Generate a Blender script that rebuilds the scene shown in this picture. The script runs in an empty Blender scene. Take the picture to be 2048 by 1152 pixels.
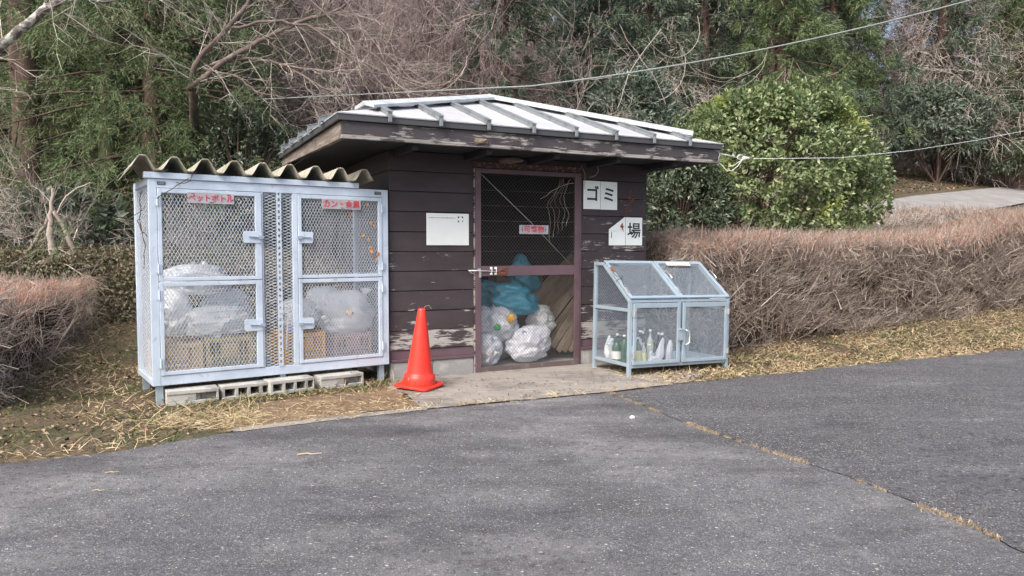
import bpy, bmesh, math, random
import numpy as np
from mathutils import Vector, Matrix, noise
R = math.radians
PI = math.pi
random.seed(11)
rng = np.random.default_rng(11)
scene = bpy.context.scene
C = scene.collection

# ---------------------------------------------------------------- camera, sky, sun, exposure
cam_data = bpy.data.cameras.new('camera')
cam = bpy.data.objects.new('camera', cam_data)
C.objects.link(cam)
cam.location = (0, 0, 1.25)
cam.rotation_euler = (R(90 - 2.94), 0, 0)
cam_data.sensor_width = 36
cam_data.lens = 36 * 1480 / 2048
cam_data.clip_end = 1500
cam_data.clip_start = 0.05
scene.camera = cam

SUN_EL, SUN_AZ = 46, -150          # azimuth measured clockwise from +Y; the sun stands behind the viewer, to the left
world = bpy.data.worlds.new('World')
scene.world = world
world.use_nodes = True
wn = world.node_tree
sky = wn.nodes.new('ShaderNodeTexSky')
sky.sky_type = 'NISHITA'
sky.sun_disc = False
sky.sun_elevation = R(SUN_EL)
sky.sun_rotation = R(SUN_AZ)
sky.air_density = 1.0
sky.dust_density = 6.0
sky.ozone_density = 1.0
bg = wn.nodes['Background']
wn.links.new(sky.outputs[0], bg.inputs[0])
bg.inputs[1].default_value = 0.15

sun_data = bpy.data.lights.new('sun', 'SUN')
sun_data.energy = 1.35
sun_data.angle = R(22)
sun_data.color = (1.0, 0.975, 0.95)
sun = bpy.data.objects.new('sun', sun_data)
C.objects.link(sun)
sd = Vector((math.sin(R(SUN_AZ)) * math.cos(R(SUN_EL)), math.cos(R(SUN_AZ)) * math.cos(R(SUN_EL)), math.sin(R(SUN_EL))))
sun.rotation_euler = sd.to_track_quat('Z', 'Y').to_euler()
sun.location = sd * 40

scene.view_settings.view_transform = 'Standard'
scene.view_settings.look = 'None'
scene.view_settings.exposure = 0.95
scene.view_settings.gamma = 1

# ---------------------------------------------------------------- object helpers
def tag(o, label=None, cat=None, group=None, kind=None):
    if label: o['label'] = label
    if cat: o['category'] = cat
    if group: o['group'] = group
    if kind: o['kind'] = kind
    return o

def thing(name, label, cat, loc=(0, 0, 0), rz=0, group=None, rx=0, ry=0):
    o = bpy.data.objects.new(name, None)
    o.empty_display_size = 0.1
    C.objects.link(o)
    o.location = loc
    o.rotation_euler = (rx, ry, rz)
    return tag(o, label, cat, group)

def link_mesh(name, me, mat, parent=None):
    if mat is not None and len(me.materials) == 0:
        me.materials.append(mat)
    o = bpy.data.objects.new(name, me)
    C.objects.link(o)
    if parent is not None:
        o.parent = parent
    return o

def copy_tree(o, parent=None):
    c = o.copy()
    C.objects.link(c)
    if parent is not None:
        c.parent = parent
    for ch in list(o.children):
        copy_tree(ch, c)
    return c

def bevel(o, w=0.003, seg=2):
    m = o.modifiers.new('bevel', 'BEVEL')
    m.width = w
    m.segments = seg
    m.limit_method = 'ANGLE'
    m.angle_limit = R(40)
    return o

class MB:
    """collects shapes into one mesh"""
    def __init__(s):
        s.v = []; s.f = []
    def add(s, vs, fs):
        n = len(s.v)
        s.v += [tuple(p) for p in vs]
        s.f += [tuple(i + n for i in f) for f in fs]
        return s
    def box(s, x0, x1, y0, y1, z0, z1, M=None):
        vs = [(x, y, z) for x in (x0, x1) for y in (y0, y1) for z in (z0, z1)]
        if M is not None: vs = [M @ Vector(p) for p in vs]
        return s.add(vs, [(0, 1, 3, 2), (4, 6, 7, 5), (0, 4, 5, 1), (2, 3, 7, 6), (0, 2, 6, 4), (1, 5, 7, 3)])
    def beam(s, a, b, w, h, up=(0, 0, 1)):
        a = Vector(a); b = Vector(b); d = (b - a).normalized(); up = Vector(up)
        sx = d.cross(up)
        if sx.length < 1e-4: sx = d.cross(Vector((0, 1, 0)))
        sx.normalize(); sz = sx.cross(d).normalized()
        vs = [p + sx * i * w / 2 + sz * j * h / 2 for p in (a, b) for i in (-1, 1) for j in (-1, 1)]
        return s.add(vs, [(0, 1, 3, 2), (4, 6, 7, 5), (0, 4, 5, 1), (2, 3, 7, 6), (0, 2, 6, 4), (1, 5, 7, 3)])
    def tube(s, pts, r, k=6, cap=True):
        pts = [Vector(p) for p in pts]
        n = len(pts)
        rs = r if isinstance(r, (list, tuple)) else [r] * n
        vs = []; fs = []
        prev = None
        for i, p in enumerate(pts):
            d = (pts[min(i + 1, n - 1)] - pts[max(i - 1, 0)]).normalized()
            if prev is None:
                ax = d.cross(Vector((0.13, 0.31, 1))).normalized()
            else:
                ax = (prev - d * prev.dot(d)).normalized()
            prev = ax
            bx = d.cross(ax)
            for j in range(k):
                t = 2 * PI * j / k
                vs.append(p + (ax * math.cos(t) + bx * math.sin(t)) * rs[i])
        for i in range(n - 1):
            for j in range(k):
                j2 = (j + 1) % k
                fs.append((i * k + j, i * k + j2, (i + 1) * k + j2, (i + 1) * k + j))
        if cap:
            fs.append(tuple(range(k))[::-1]); fs.append(tuple(range((n - 1) * k, n * k)))
        return s.add(vs, fs)
    def lathe(s, prof, k=20, c=(0, 0, 0), M=None, cap=True):
        vs = []; fs = []
        for r, z in prof:
            for j in range(k):
                t = 2 * PI * j / k
                p = Vector((r * math.cos(t), r * math.sin(t), z))
                if M is not None: p = M @ p
                vs.append(p + Vector(c))
        n = len(prof)
        for i in range(n - 1):
            for j in range(k):
                j2 = (j + 1) % k
                fs.append((i * k + j, i * k + j2, (i + 1) * k + j2, (i + 1) * k + j))
        if cap:
            fs.append(tuple(range(k))[::-1]); fs.append(tuple(range((n - 1) * k, n * k)))
        return s.add(vs, fs)
    def prism(s, poly, y0, y1):
        """polygon in x,z extruded along y"""
        n = len(poly)
        vs = [(x, y0, z) for x, z in poly] + [(x, y1, z) for x, z in poly]
        fs = [tuple(range(n)), tuple(range(2 * n - 1, n - 1, -1))]
        for i in range(n):
            j = (i + 1) % n
            fs.append((i, i + n, j + n, j))
        return s.add(vs, fs)
    def mesh(s, name):
        me = bpy.data.meshes.new(name)
        me.from_pydata(s.v, [], s.f)
        bm = bmesh.new(); bm.from_mesh(me)
        bmesh.ops.recalc_face_normals(bm, faces=bm.faces)
        bm.to_mesh(me); bm.free()
        me.update()
        return me
    def build(s, name, mat, parent=None, smooth=False, bev=0, seg=2):
        me = s.mesh(name)
        if smooth:
            for p in me.polygons: p.use_smooth = True
        o = link_mesh(name, me, mat, parent)
        if bev: bevel(o, bev, seg)
        return o

def np_mesh(name, V, Fq, smooth=False):
    """V (n,3) floats, Fq (m,k) ints with the same k for every face"""
    V = np.asarray(V, dtype=np.float32); Fq = np.asarray(Fq, dtype=np.int32)
    me = bpy.data.meshes.new(name)
    me.vertices.add(len(V)); me.vertices.foreach_set('co', V.ravel())
    m, k = Fq.shape
    me.loops.add(m * k); me.loops.foreach_set('vertex_index', Fq.ravel())
    me.polygons.add(m)
    me.polygons.foreach_set('loop_start', np.arange(0, m * k, k, dtype=np.int32))
    me.polygons.foreach_set('loop_total', np.full(m, k, dtype=np.int32))
    if smooth: me.polygons.foreach_set('use_smooth', np.ones(m, dtype=bool))
    me.update(calc_edges=True)
    me.validate()
    return me

def nrm(a):
    return a / np.maximum(np.linalg.norm(a, axis=-1, keepdims=True), 1e-9)

def prisms(P0, P1, r0, r1, k=3):
    """many open tapered sticks"""
    P0 = np.asarray(P0, float); P1 = np.asarray(P1, float); n = len(P0)
    r0 = np.broadcast_to(r0, (n,))[:, None]; r1 = np.broadcast_to(r1, (n,))[:, None]
    d = nrm(P1 - P0)
    ref = np.where(np.abs(d[:, 2:3]) > 0.9, np.array([[1., 0, 0]]), np.array([[0., 0, 1]]))
    a = nrm(np.cross(d, ref)); b = np.cross(d, a)
    V = np.zeros((n, 2 * k, 3))
    for j in range(k):
        t = 2 * PI * j / k
        o = a * math.cos(t) + b * math.sin(t)
        V[:, j] = P0 + o * r0
        V[:, k + j] = P1 + o * r1
    F = []
    base = np.arange(n)[:, None] * 2 * k
    for j in range(k):
        j2 = (j + 1) % k
        F.append(base + np.array([[j, j2, k + j2, k + j]]))
    return V.reshape(-1, 3), np.concatenate(F)

def merge(parts):
    Vs = []; Fs = []; n = 0
    for V, F in parts:
        Vs.append(V); Fs.append(F + n); n += len(V)
    return np.concatenate(Vs), np.concatenate(Fs)

def bent_twigs(P, D, L, r, bend, k=3, segs=2):
    """curved twigs: start P, direction D, length L, tip shifted by bend"""
    parts = []
    prev = P; pr = r
    for i in range(1, segs + 1):
        t = i / segs
        cur = P + D * (L * t)[:, None] + bend * (t * t)
        r1 = r * (1 - 0.75 * t)
        parts.append(prisms(prev, cur, pr, r1, k))
        prev = cur; pr = r1
    return merge(parts), prev

def leaf_quads(P, N, T, L, W, fold=0.25):
    """leaves: base P, normal N, along T, length L, width W; two folded quads each"""
    S = nrm(np.cross(T, N))
    L = L[:, None]; W = W[:, None]
    V = np.stack([P, P + T * L * 0.45 + S * W * 0.5 + N * W * fold, P + T * L - N * L * 0.12,
                  P + T * L * 0.5, P + T * L * 0.45 - S * W * 0.5 + N * W * fold], 1)
    n = len(P); b = np.arange(n)[:, None] * 5
    F = np.concatenate([b + np.array([[0, 1, 2, 3]]), b + np.array([[0, 3, 2, 4]])])
    return V.reshape(-1, 3), F

def blades(P, D, L, W, bend):
    """tapering flat blades, one quad and a bend"""
    S = nrm(np.cross(D, rng.normal(size=P.shape)))
    L = L[:, None]; W = W[:, None]
    M = P + D * L * 0.55 + bend * 0.3
    T = P + D * L + bend
    V = np.stack([P - S * W / 2, P + S * W / 2, M + S * W * 0.4, M - S * W * 0.4, T + S * W * 0.08, T - S * W * 0.08], 1)
    n = len(P); b = np.arange(n)[:, None] * 6
    F = np.concatenate([b + np.array([[0, 1, 2, 3]]), b + np.array([[3, 2, 4, 5]])])
    return V.reshape(-1, 3), F

# ---------------------------------------------------------------- materials
def ramp_node(nt, stops, interp='LINEAR'):
    r = nt.nodes.new('ShaderNodeValToRGB')
    r.color_ramp.interpolation = interp
    e = r.color_ramp.elements
    while len(e) < len(stops): e.new(0.5)
    for i, (p, c) in enumerate(stops):
        e[i].position = p
        e[i].color = (c[0], c[1], c[2], 1) if not isinstance(c, (int, float)) else (c, c, c, 1)
    return r

def mat(name, base, rough=0.6, metal=0.0, layers=(), bump=None, island=None, spec=0.5, transl=0.0, rvar=0.0, trans=0.0):
    """base colour, then noise-masked layers (kind, scale, stretch, colour, lo, hi)"""
    m = bpy.data.materials.new(name)
    m.use_nodes = True
    nt = m.node_tree; N = nt.nodes; Lk = nt.links
    bs = N['Principled BSDF']; out = N['Material Output']
    tc = N.new('ShaderNodeTexCoord')
    col = None
    if island:
        g = N.new('ShaderNodeNewGeometry')
        r = ramp_node(nt, island)
        Lk.new(g.outputs['Random Per Island'], r.inputs[0])
        col = r.outputs[0]
    else:
        rgb = N.new('ShaderNodeRGB'); rgb.outputs[0].default_value = (*base, 1)
        col = rgb.outputs[0]
    def tex(kind, scale, stretch):
        mp = N.new('ShaderNodeMapping'); mp.inputs['Scale'].default_value = stretch
        Lk.new(tc.outputs['Object'], mp.inputs[0])
        if kind == 'voronoi':
            t = N.new('ShaderNodeTexVoronoi'); t.inputs['Scale'].default_value = scale
            Lk.new(mp.outputs[0], t.inputs['Vector'])
            sp = N.new('ShaderNodeSeparateColor'); Lk.new(t.outputs['Color'], sp.inputs[0])
            return sp.outputs[0]
        if kind == 'vdist':
            t = N.new('ShaderNodeTexVoronoi'); t.inputs['Scale'].default_value = scale
            Lk.new(mp.outputs[0], t.inputs['Vector'])
            return t.outputs['Distance']
        t = N.new('ShaderNodeTexNoise'); t.inputs['Scale'].default_value = scale
        t.inputs['Detail'].default_value = 6 if kind == 'noise' else 2
        t.inputs['Roughness'].default_value = 0.62
        Lk.new(mp.outputs[0], t.inputs['Vector'])
        return t.outputs[0]
    for kind, scale, stretch, c, lo, hi in layers:
        mul = kind.startswith('mul:')
        f = tex(kind[4:] if mul else kind, scale, stretch)
        r = ramp_node(nt, [(lo, 0.0), (hi, 1.0)])
        Lk.new(f, r.inputs[0])
        mx = N.new('ShaderNodeMix'); mx.data_type = 'RGBA'
        if mul: mx.blend_type = 'MULTIPLY'
        Lk.new(r.outputs[0], mx.inputs[0]); Lk.new(col, mx.inputs[6]); mx.inputs[7].default_value = (*c, 1)
        col = mx.outputs[2]
    Lk.new(col, bs.inputs['Base Color'])
    bs.inputs['Roughness'].default_value = rough
    bs.inputs['Metallic'].default_value = metal
    bs.inputs['Specular IOR Level'].default_value = spec
    if rvar:
        f = tex('noise', 14, (1, 1, 1)); mr = N.new('ShaderNodeMapRange')
        mr.inputs[3].default_value = rough - rvar; mr.inputs[4].default_value = rough + rvar
        mr.inputs[1].default_value = 0.3; mr.inputs[2].default_value = 0.7
        Lk.new(f, mr.inputs[0]); Lk.new(mr.outputs[0], bs.inputs['Roughness'])
    if bump:
        f = tex(bump[0], bump[1], bump[2]); b = N.new('ShaderNodeBump')
        b.inputs['Strength'].default_value = bump[3]; b.inputs['Distance'].default_value = bump[4]
        Lk.new(f, b.inputs['Height']); Lk.new(b.outputs[0], bs.inputs['Normal'])
    sh = bs.outputs[0]
    if transl:
        t = N.new('ShaderNodeBsdfTranslucent'); Lk.new(col, t.inputs[0])
        mx = N.new('ShaderNodeMixShader'); mx.inputs[0].default_value = transl
        Lk.new(sh, mx.inputs[1]); Lk.new(t.outputs[0], mx.inputs[2]); sh = mx.outputs[0]
    if trans:
        t = N.new('ShaderNodeBsdfTransparent')
        mx = N.new('ShaderNodeMixShader'); mx.inputs[0].default_value = trans
        Lk.new(sh, mx.inputs[1]); Lk.new(t.outputs[0], mx.inputs[2]); sh = mx.outputs[0]
    Lk.new(sh, out.inputs[0])
    return m

def board_mat(name, paint, paint2, wood, wood2):
    """painted timber whose paint flakes off by the board's own object colour (red channel = how much)"""
    m = bpy.data.materials.new(name); m.use_nodes = True
    nt = m.node_tree; N = nt.nodes; Lk = nt.links; bs = N['Principled BSDF']
    tc = N.new('ShaderNodeTexCoord'); oi = N.new('ShaderNodeObjectInfo')
    def nz(scale, st, det=6):
        mp = N.new('ShaderNodeMapping'); mp.inputs['Scale'].default_value = st
        Lk.new(tc.outputs['Object'], mp.inputs[0])
        ad = N.new('ShaderNodeVectorMath'); ad.operation = 'ADD'
        cb = N.new('ShaderNodeCombineXYZ'); ml = N.new('ShaderNodeMath'); ml.operation = 'MULTIPLY'
        ml.inputs[1].default_value = 37.0
        Lk.new(oi.outputs['Random'], ml.inputs[0]); Lk.new(ml.outputs[0], cb.inputs[0]); Lk.new(ml.outputs[0], cb.inputs[2])
        Lk.new(mp.outputs[0], ad.inputs[0]); Lk.new(cb.outputs[0], ad.inputs[1])
        t = N.new('ShaderNodeTexNoise'); t.inputs['Scale'].default_value = scale
        t.inputs['Detail'].default_value = det; t.inputs['Roughness'].default_value = 0.65
        Lk.new(ad.outputs[0], t.inputs['Vector']); return t.outputs[0]
    n1 = nz(3.2, (1.0, 1, 2.6)); n2 = nz(14, (0.5, 1, 5)); n3 = nz(2.2, (1, 1, 2)); n4 = nz(9, (0.35, 1, 12))
    mxp = N.new('ShaderNodeMix'); mxp.data_type = 'RGBA'
    mxp.inputs[6].default_value = (*paint, 1); mxp.inputs[7].default_value = (*paint2, 1)
    r3 = ramp_node(nt, [(0.35, 0.0), (0.65, 1.0)]); Lk.new(n3, r3.inputs[0]); Lk.new(r3.outputs[0], mxp.inputs[0])
    mxw = N.new('ShaderNodeMix'); mxw.data_type = 'RGBA'
    mxw.inputs[6].default_value = (*wood, 1); mxw.inputs[7].default_value = (*wood2, 1)
    r4 = ramp_node(nt, [(0.4, 0.0), (0.6, 1.0)]); Lk.new(n4, r4.inputs[0]); Lk.new(r4.outputs[0], mxw.inputs[0])
    a = N.new('ShaderNodeMath'); a.operation = 'MULTIPLY_ADD'; a.inputs[1].default_value = 0.55
    Lk.new(n2, a.inputs[0]); Lk.new(n1, a.inputs[2])            # n1 + .55 n2, about .5 .. 1.05
    sp = N.new('ShaderNodeSeparateColor'); Lk.new(oi.outputs['Color'], sp.inputs[0])
    ad = N.new('ShaderNodeMath'); ad.operation = 'ADD'; Lk.new(a.outputs[0], ad.inputs[0]); Lk.new(sp.outputs[0], ad.inputs[1])
    mr = N.new('ShaderNodeMapRange'); mr.inputs[1].default_value = 1.14; mr.inputs[2].default_value = 1.20
    Lk.new(ad.outputs[0], mr.inputs[0])
    mx = N.new('ShaderNodeMix'); mx.data_type = 'RGBA'
    Lk.new(mr.outputs[0], mx.inputs[0]); Lk.new(mxp.outputs[2], mx.inputs[6]); Lk.new(mxw.outputs[2], mx.inputs[7])
    Lk.new(mx.outputs[2], bs.inputs['Base Color'])
    bs.inputs['Roughness'].default_value = 0.62
    inv = N.new('ShaderNodeMath'); inv.operation = 'MULTIPLY_ADD'; inv.inputs[1].default_value = -0.8
    Lk.new(mr.outputs[0], inv.inputs[0]); Lk.new(n4, inv.inputs[2])
    b = N.new('ShaderNodeBump'); b.inputs['Strength'].default_value = 0.5; b.inputs['Distance'].default_value = 0.004
    Lk.new(inv.outputs[0], b.inputs['Height']); Lk.new(b.outputs[0], bs.inputs['Normal'])
    return m

I1 = (1, 1, 1)
m_asphalt = mat('asphalt', (0.102, 0.103, 0.112), 0.85, layers=[
    ('noise', 0.42, (1, 1.5, 1), (0.185, 0.184, 0.186), 0.47, 0.60),
    ('noise', 0.8, (0.55, 1.5, 1), (0.062, 0.061, 0.066), 0.55, 0.66),
    ('noise', 3.1, (0.6, 1.3, 1), (0.075, 0.074, 0.078), 0.58, 0.70),
    ('noise', 1.9, (1.2, .8, 1), (0.21, 0.205, 0.20), 0.60, 0.72),
    ('noise', 26, I1, (0.07, 0.07, 0.075), 0.50, 0.66),
    ('noise', 70, I1, (0.185, 0.185, 0.195), 0.53, 0.68),
    ('noise', 0.31, (1, 1.3, 1), (0.075, 0.074, 0.08), 0.54, 0.64),
    ('voronoi', 260, I1, (0.25, 0.25, 0.25), 0.86, 0.92),
    ('noise', 150, I1, (0.045, 0.045, 0.05), 0.56, 0.66), ('voronoi', 170, I1, (0.42, 0.42, 0.41), 0.984, 0.992), ('voronoi', 75, (1, 1.4, 1), (0.50, 0.50, 0.48), 0.9955, 0.998),
    ('mul:noise', 0.38, (1, 1.5, 1), (0.62, 0.61, 0.63), 0.50, 0.62), ('mul:noise', 0.9, (0.6, 1.5, 1), (0.66, 0.65, 0.66), 0.54, 0.66),
    ('mul:noise', 2.6, (0.6, 1.4, 1), (0.78, 0.77, 0.78), 0.52, 0.66), ('mul:noise', 0.27, (1.2, 1, 1), (1.35, 1.34, 1.32), 0.50, 0.62),
    ('mul:noise', 6.5, (0.7, 1.2, 1), (1.18, 1.17, 1.15), 0.54, 0.66)], bump=('noise', 90, I1, 0.8, 0.012), spec=0.3)
m_asphalt_dark = mat('asphalt_dark', (0.066, 0.065, 0.072), 0.85, layers=[
    ('noise', 0.5, (1, 1.6, 1), (0.165, 0.165, 0.17), 0.47, 0.60), ('noise', 1.7, (0.6, 1.6, 1), (0.055, 0.054, 0.06), 0.56, 0.68),
    ('noise', 24, I1, (0.05, 0.05, 0.055), 0.50, 0.64),
    ('noise', 65, I1, (0.17, 0.17, 0.18), 0.53, 0.68),
    ('voronoi', 190, I1, (0.26, 0.26, 0.26), 0.84, 0.92),
    ('noise', 140, I1, (0.035, 0.035, 0.04), 0.56, 0.66), ('voronoi', 150, I1, (0.40, 0.39, 0.38), 0.975, 0.985), ('voronoi', 80, (1, 1.4, 1), (0.48, 0.47, 0.45), 0.993, 0.997),
    ('mul:noise', 0.5, (1, 1.6, 1), (0.60, 0.59, 0.63), 0.48, 0.62), ('mul:noise', 1.3, (0.5, 1.6, 1), (1.35, 1.35, 1.33), 0.54, 0.66),
    ('mul:noise', 4.5, (0.7, 1.2, 1), (0.8, 0.79, 0.8), 0.54, 0.66)], bump=('noise', 80, I1, 0.9, 0.014), spec=0.3)
m_concrete = mat('concrete', (0.27, 0.25, 0.225), 0.9, layers=[
    ('noise', 1.6, I1, (0.17, 0.158, 0.145), 0.46, 0.60), ('noise', 7, I1, (0.15, 0.135, 0.12), 0.56, 0.66), ('noise', 5, (1, 4, 1), (0.36, 0.35, 0.33), 0.55, 0.7),
    ('noise', 60, I1, (0.18, 0.17, 0.16), 0.56, 0.7)], bump=('noise', 60, I1, 0.4, 0.004))
m_block = mat('concrete_block', (0.42, 0.42, 0.40), 0.92, layers=[
    ('noise', 5, I1, (0.26, 0.255, 0.24), 0.5, 0.64), ('noise', 11, I1, (0.12, 0.12, 0.105), 0.60, 0.72),
    ('noise', 90, I1, (0.3, 0.3, 0.28), 0.52, 0.66)], bump=('noise', 110, I1, 0.5, 0.003))
m_found = mat('foundation_concrete', (0.27, 0.27, 0.27), 0.9, layers=[
    ('noise', 6, I1, (0.38, 0.38, 0.37), 0.5, 0.66), ('noise', 90, I1, (0.2, 0.2, 0.2), 0.52, 0.66)], bump=('noise', 90, I1, 0.4, 0.003))
m_soil = mat('soil', (0.15, 0.10, 0.06), 0.95, layers=[
    ('noise', 11, I1, (0.27, 0.20, 0.13), 0.52, 0.64),     ('noise', 3.5, I1, (0.24, 0.17, 0.10), 0.46, 0.62), ('noise', 40, I1, (0.09, 0.06, 0.035), 0.52, 0.66)], bump=('noise', 50, I1, 0.8, 0.01))
m_ground = mat('ground_earth', (0.10, 0.075, 0.045), 0.95, layers=[
    ('noise', 1.3, I1, (0.06, 0.065, 0.028), 0.46, 0.6), ('noise', 9, I1, (0.16, 0.115, 0.065), 0.5, 0.66),
    ('noise', 45, I1, (0.045, 0.032, 0.02), 0.52, 0.66)], bump=('noise', 30, I1, 0.9, 0.03))
m_board = board_mat('brown_painted_boards', (0.033, 0.025, 0.029), (0.050, 0.038, 0.043), (0.42, 0.40, 0.38), (0.25, 0.235, 0.225))
m_fascia = board_mat('weathered_fascia', (0.04, 0.036, 0.042), (0.06, 0.052, 0.056), (0.36, 0.345, 0.33), (0.17, 0.16, 0.155))
m_barge = mat('bare_grey_wood', (0.16, 0.13, 0.11), 0.8, layers=[
    ('noise', 5, (0.6, 0.6, 7), (0.27, 0.24, 0.215), 0.48, 0.62), ('noise', 4, (1, 1, 2), (0.07, 0.05, 0.04), 0.58, 0.68)], bump=('noise', 18, (0.5, 0.5, 8), 0.4, 0.004))
m_dark = mat('dark_timber_and_shade', (0.02, 0.018, 0.022), 0.9)  # dark timber; on the inner shed lining it is painted shade
m_roof = mat('grey_metal_roof', (0.50, 0.515, 0.54), 0.42, 0.0, layers=[
    ('noise', 2.2, I1, (0.42, 0.435, 0.46), 0.45, 0.65), ('noise', 9, (3.5, .6, 1), (0.36, 0.37, 0.38), 0.54, 0.72), ('noise', 40, I1, (0.3, 0.3, 0.29), 0.64, 0.74)], spec=0.6)
m_batten = mat('roof_batten_metal', (0.20, 0.225, 0.24), 0.45, 0.1, layers=[('noise', 8, I1, (0.12, 0.135, 0.145), 0.5, 0.66)])
m_drip = mat('dark_drip_edge', (0.055, 0.058, 0.065), 0.5)
m_galv = mat('pale_painted_steel', (0.56, 0.655, 0.77), 0.38, 0.15, layers=[
    ('noise', 3, I1, (0.47, 0.56, 0.67), 0.45, 0.62), ('noise', 16, I1, (0.38, 0.45, 0.54), 0.57, 0.72), ('noise', 8, (1, 1, .5), (0.30, 0.29, 0.27), 0.66, 0.76)], rvar=0.1, bump=('noise', 25, I1, 0.1, 0.002))
m_galv2 = mat('galvanised_steel', (0.36, 0.46, 0.55), 0.36, 0.3, layers=[
    ('noise', 5, I1, (0.34, 0.41, 0.47), 0.45, 0.65), ('noise', 24, I1, (0.52, 0.6, 0.66), 0.6, 0.75)], rvar=0.1)
m_mesh = mat('white_expanded_mesh', (0.58, 0.65, 0.75), 0.4, 0.1)
m_mesh2 = mat('steel_and_shaded_mesh', (0.36, 0.44, 0.53), 0.38, 0.3)
m_mesh3 = mat('door_wire', (0.16, 0.16, 0.165), 0.5, 0.3)
m_doorm = mat('purple_brown_paint', (0.125, 0.078, 0.096), 0.5, layers=[
    ('noise', 4, I1, (0.095, 0.06, 0.073), 0.45, 0.65), ('noise', 30, I1, (0.20, 0.14, 0.155), 0.62, 0.75)])
m_doorb = mat('dusty_brown_steel', (0.10, 0.075, 0.072), 0.8, layers=[('noise', 9, I1, (0.17, 0.14, 0.125), 0.52, 0.68)])
m_rust = mat('rusty_iron', (0.19, 0.065, 0.03), 0.85, layers=[('noise', 30, I1, (0.32, 0.13, 0.06), 0.5, 0.65)])
m_rustw = mat('rust_flecked_lintel', (0.075, 0.05, 0.05), 0.85, layers=[('noise', 26, (1, 1, 1.5), (0.26, 0.15, 0.10), 0.52, 0.62)])
m_steel = mat('bright_steel', (0.72, 0.72, 0.72), 0.3, 0.8)
m_paper = mat('white_sign_plate', (0.80, 0.86, 0.86), 0.45, layers=[('noise', 3, I1, (0.74, 0.80, 0.80), 0.5, 0.7)])
m_plate = mat('grey_aluminium_plate', (0.33, 0.325, 0.37), 0.55, layers=[('noise', 9, I1, (0.42, 0.415, 0.45), 0.45, 0.65)])
m_black = mat('black_lettering', (0.02, 0.025, 0.03), 0.6)
m_faint = mat('faded_print', (0.36, 0.40, 0.42), 0.7)
m_red = mat('red_lettering', (0.52, 0.035, 0.05), 0.6)
m_slate = mat('mossy_cement_sheet', (0.35, 0.33, 0.28), 0.9, layers=[
    ('noise', 3, I1, (0.24, 0.24, 0.17), 0.46, 0.62), ('noise', 12, I1, (0.15, 0.17, 0.09), 0.57, 0.7),
    ('noise', 60, I1, (0.42, 0.40, 0.35), 0.55, 0.7)], bump=('noise', 70, I1, 0.4, 0.004))
m_cone = mat('red_cone_plastic', (0.80, 0.036, 0.022), 0.36, layers=[('noise', 7, I1, (0.66, 0.045, 0.03), 0.48, 0.66), ('noise', 22, (1, 1, .35), (0.45, 0.06, 0.045), 0.60, 0.70), ('noise', 60, (1, 1, .3), (0.85, 0.30, 0.24), 0.68, 0.74)], rvar=0.12)
m_bag = mat('clear_bag_film', (0.95, 0.97, 1.0), 0.10, transl=0.50, trans=0.17, bump=('noise', 12, I1, 0.7, 0.03), spec=1.0)
m_bagw = mat('white_bag_film', (0.88, 0.90, 0.97), 0.18, transl=0.45, trans=0.10, bump=('noise', 10, I1, 0.7, 0.03), spec=0.8)
m_bagb = mat('blue_bag_film', (0.05, 0.36, 0.52), 0.3, transl=0.3, bump=('noise', 11, I1, 0.8, 0.03), spec=0.9)
m_rubbish = mat('mixed_rubbish', (0.5, 0.5, 0.5), 0.4, island=[(0.0, (0.62, 0.68, 0.72)), (0.35, (0.75, 0.78, 0.8)), (0.50, (0.30, 0.58, 0.75)), (0.62, (0.7, 0.72, 0.72)), (0.8, (0.2, 0.3, 0.22)), (0.86, (0.66, 0.7, 0.74)), (0.93, (0.6, 0.35, 0.1)), (1.0, (0.7, 0.7, 0.72))])
m_crate_beige = mat('beige_crate_plastic', (0.44, 0.34, 0.20), 0.6)
m_crate_olive = mat('olive_crate_plastic', (0.33, 0.27, 0.13), 0.6)
m_crate_yel = mat('yellow_crate_plastic', (0.62, 0.33, 0.03), 0.55)
m_crate_pink = mat('dusty_pink_crate_plastic', (0.32, 0.22, 0.20), 0.6)
m_card2 = mat('dark_cardboard', (0.20, 0.15, 0.105), 0.9, layers=[('noise', 4, (1, 1, 3), (0.13, 0.10, 0.07), 0.45, 0.62)])
m_card = mat('cardboard', (0.26, 0.21, 0.16), 0.9, layers=[('noise', 4, (1, 1, 3), (0.17, 0.135, 0.10), 0.45, 0.62)], bump=('noise', 20, (1, 1, 6), 0.3, 0.003))
m_glassg = mat('green_glass', (0.03, 0.09, 0.04), 0.08, spec=0.8)
m_glassb = mat('brown_glass', (0.05, 0.02, 0.01), 0.08, spec=0.8)
m_glassd = mat('dark_glass', (0.012, 0.014, 0.02), 0.08, spec=0.8)
m_glassc = mat('clear_glass', (0.62, 0.70, 0.70), 0.06, trans=0.45, spec=0.9)
m_label = mat('bottle_label', (0.75, 0.75, 0.74), 0.6)
m_labely = mat('yellow_bottle_label', (0.62, 0.62, 0.30), 0.6)
m_purple = mat('lilac_packet', (0.34, 0.30, 0.55), 0.5)
m_wire = mat('grey_cable', (0.22, 0.25, 0.25), 0.6)
m_wirew = mat('white_cable', (0.66, 0.70, 0.70), 0.5)
m_porcelain = mat('white_porcelain', (0.8, 0.8, 0.78), 0.25)

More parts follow.
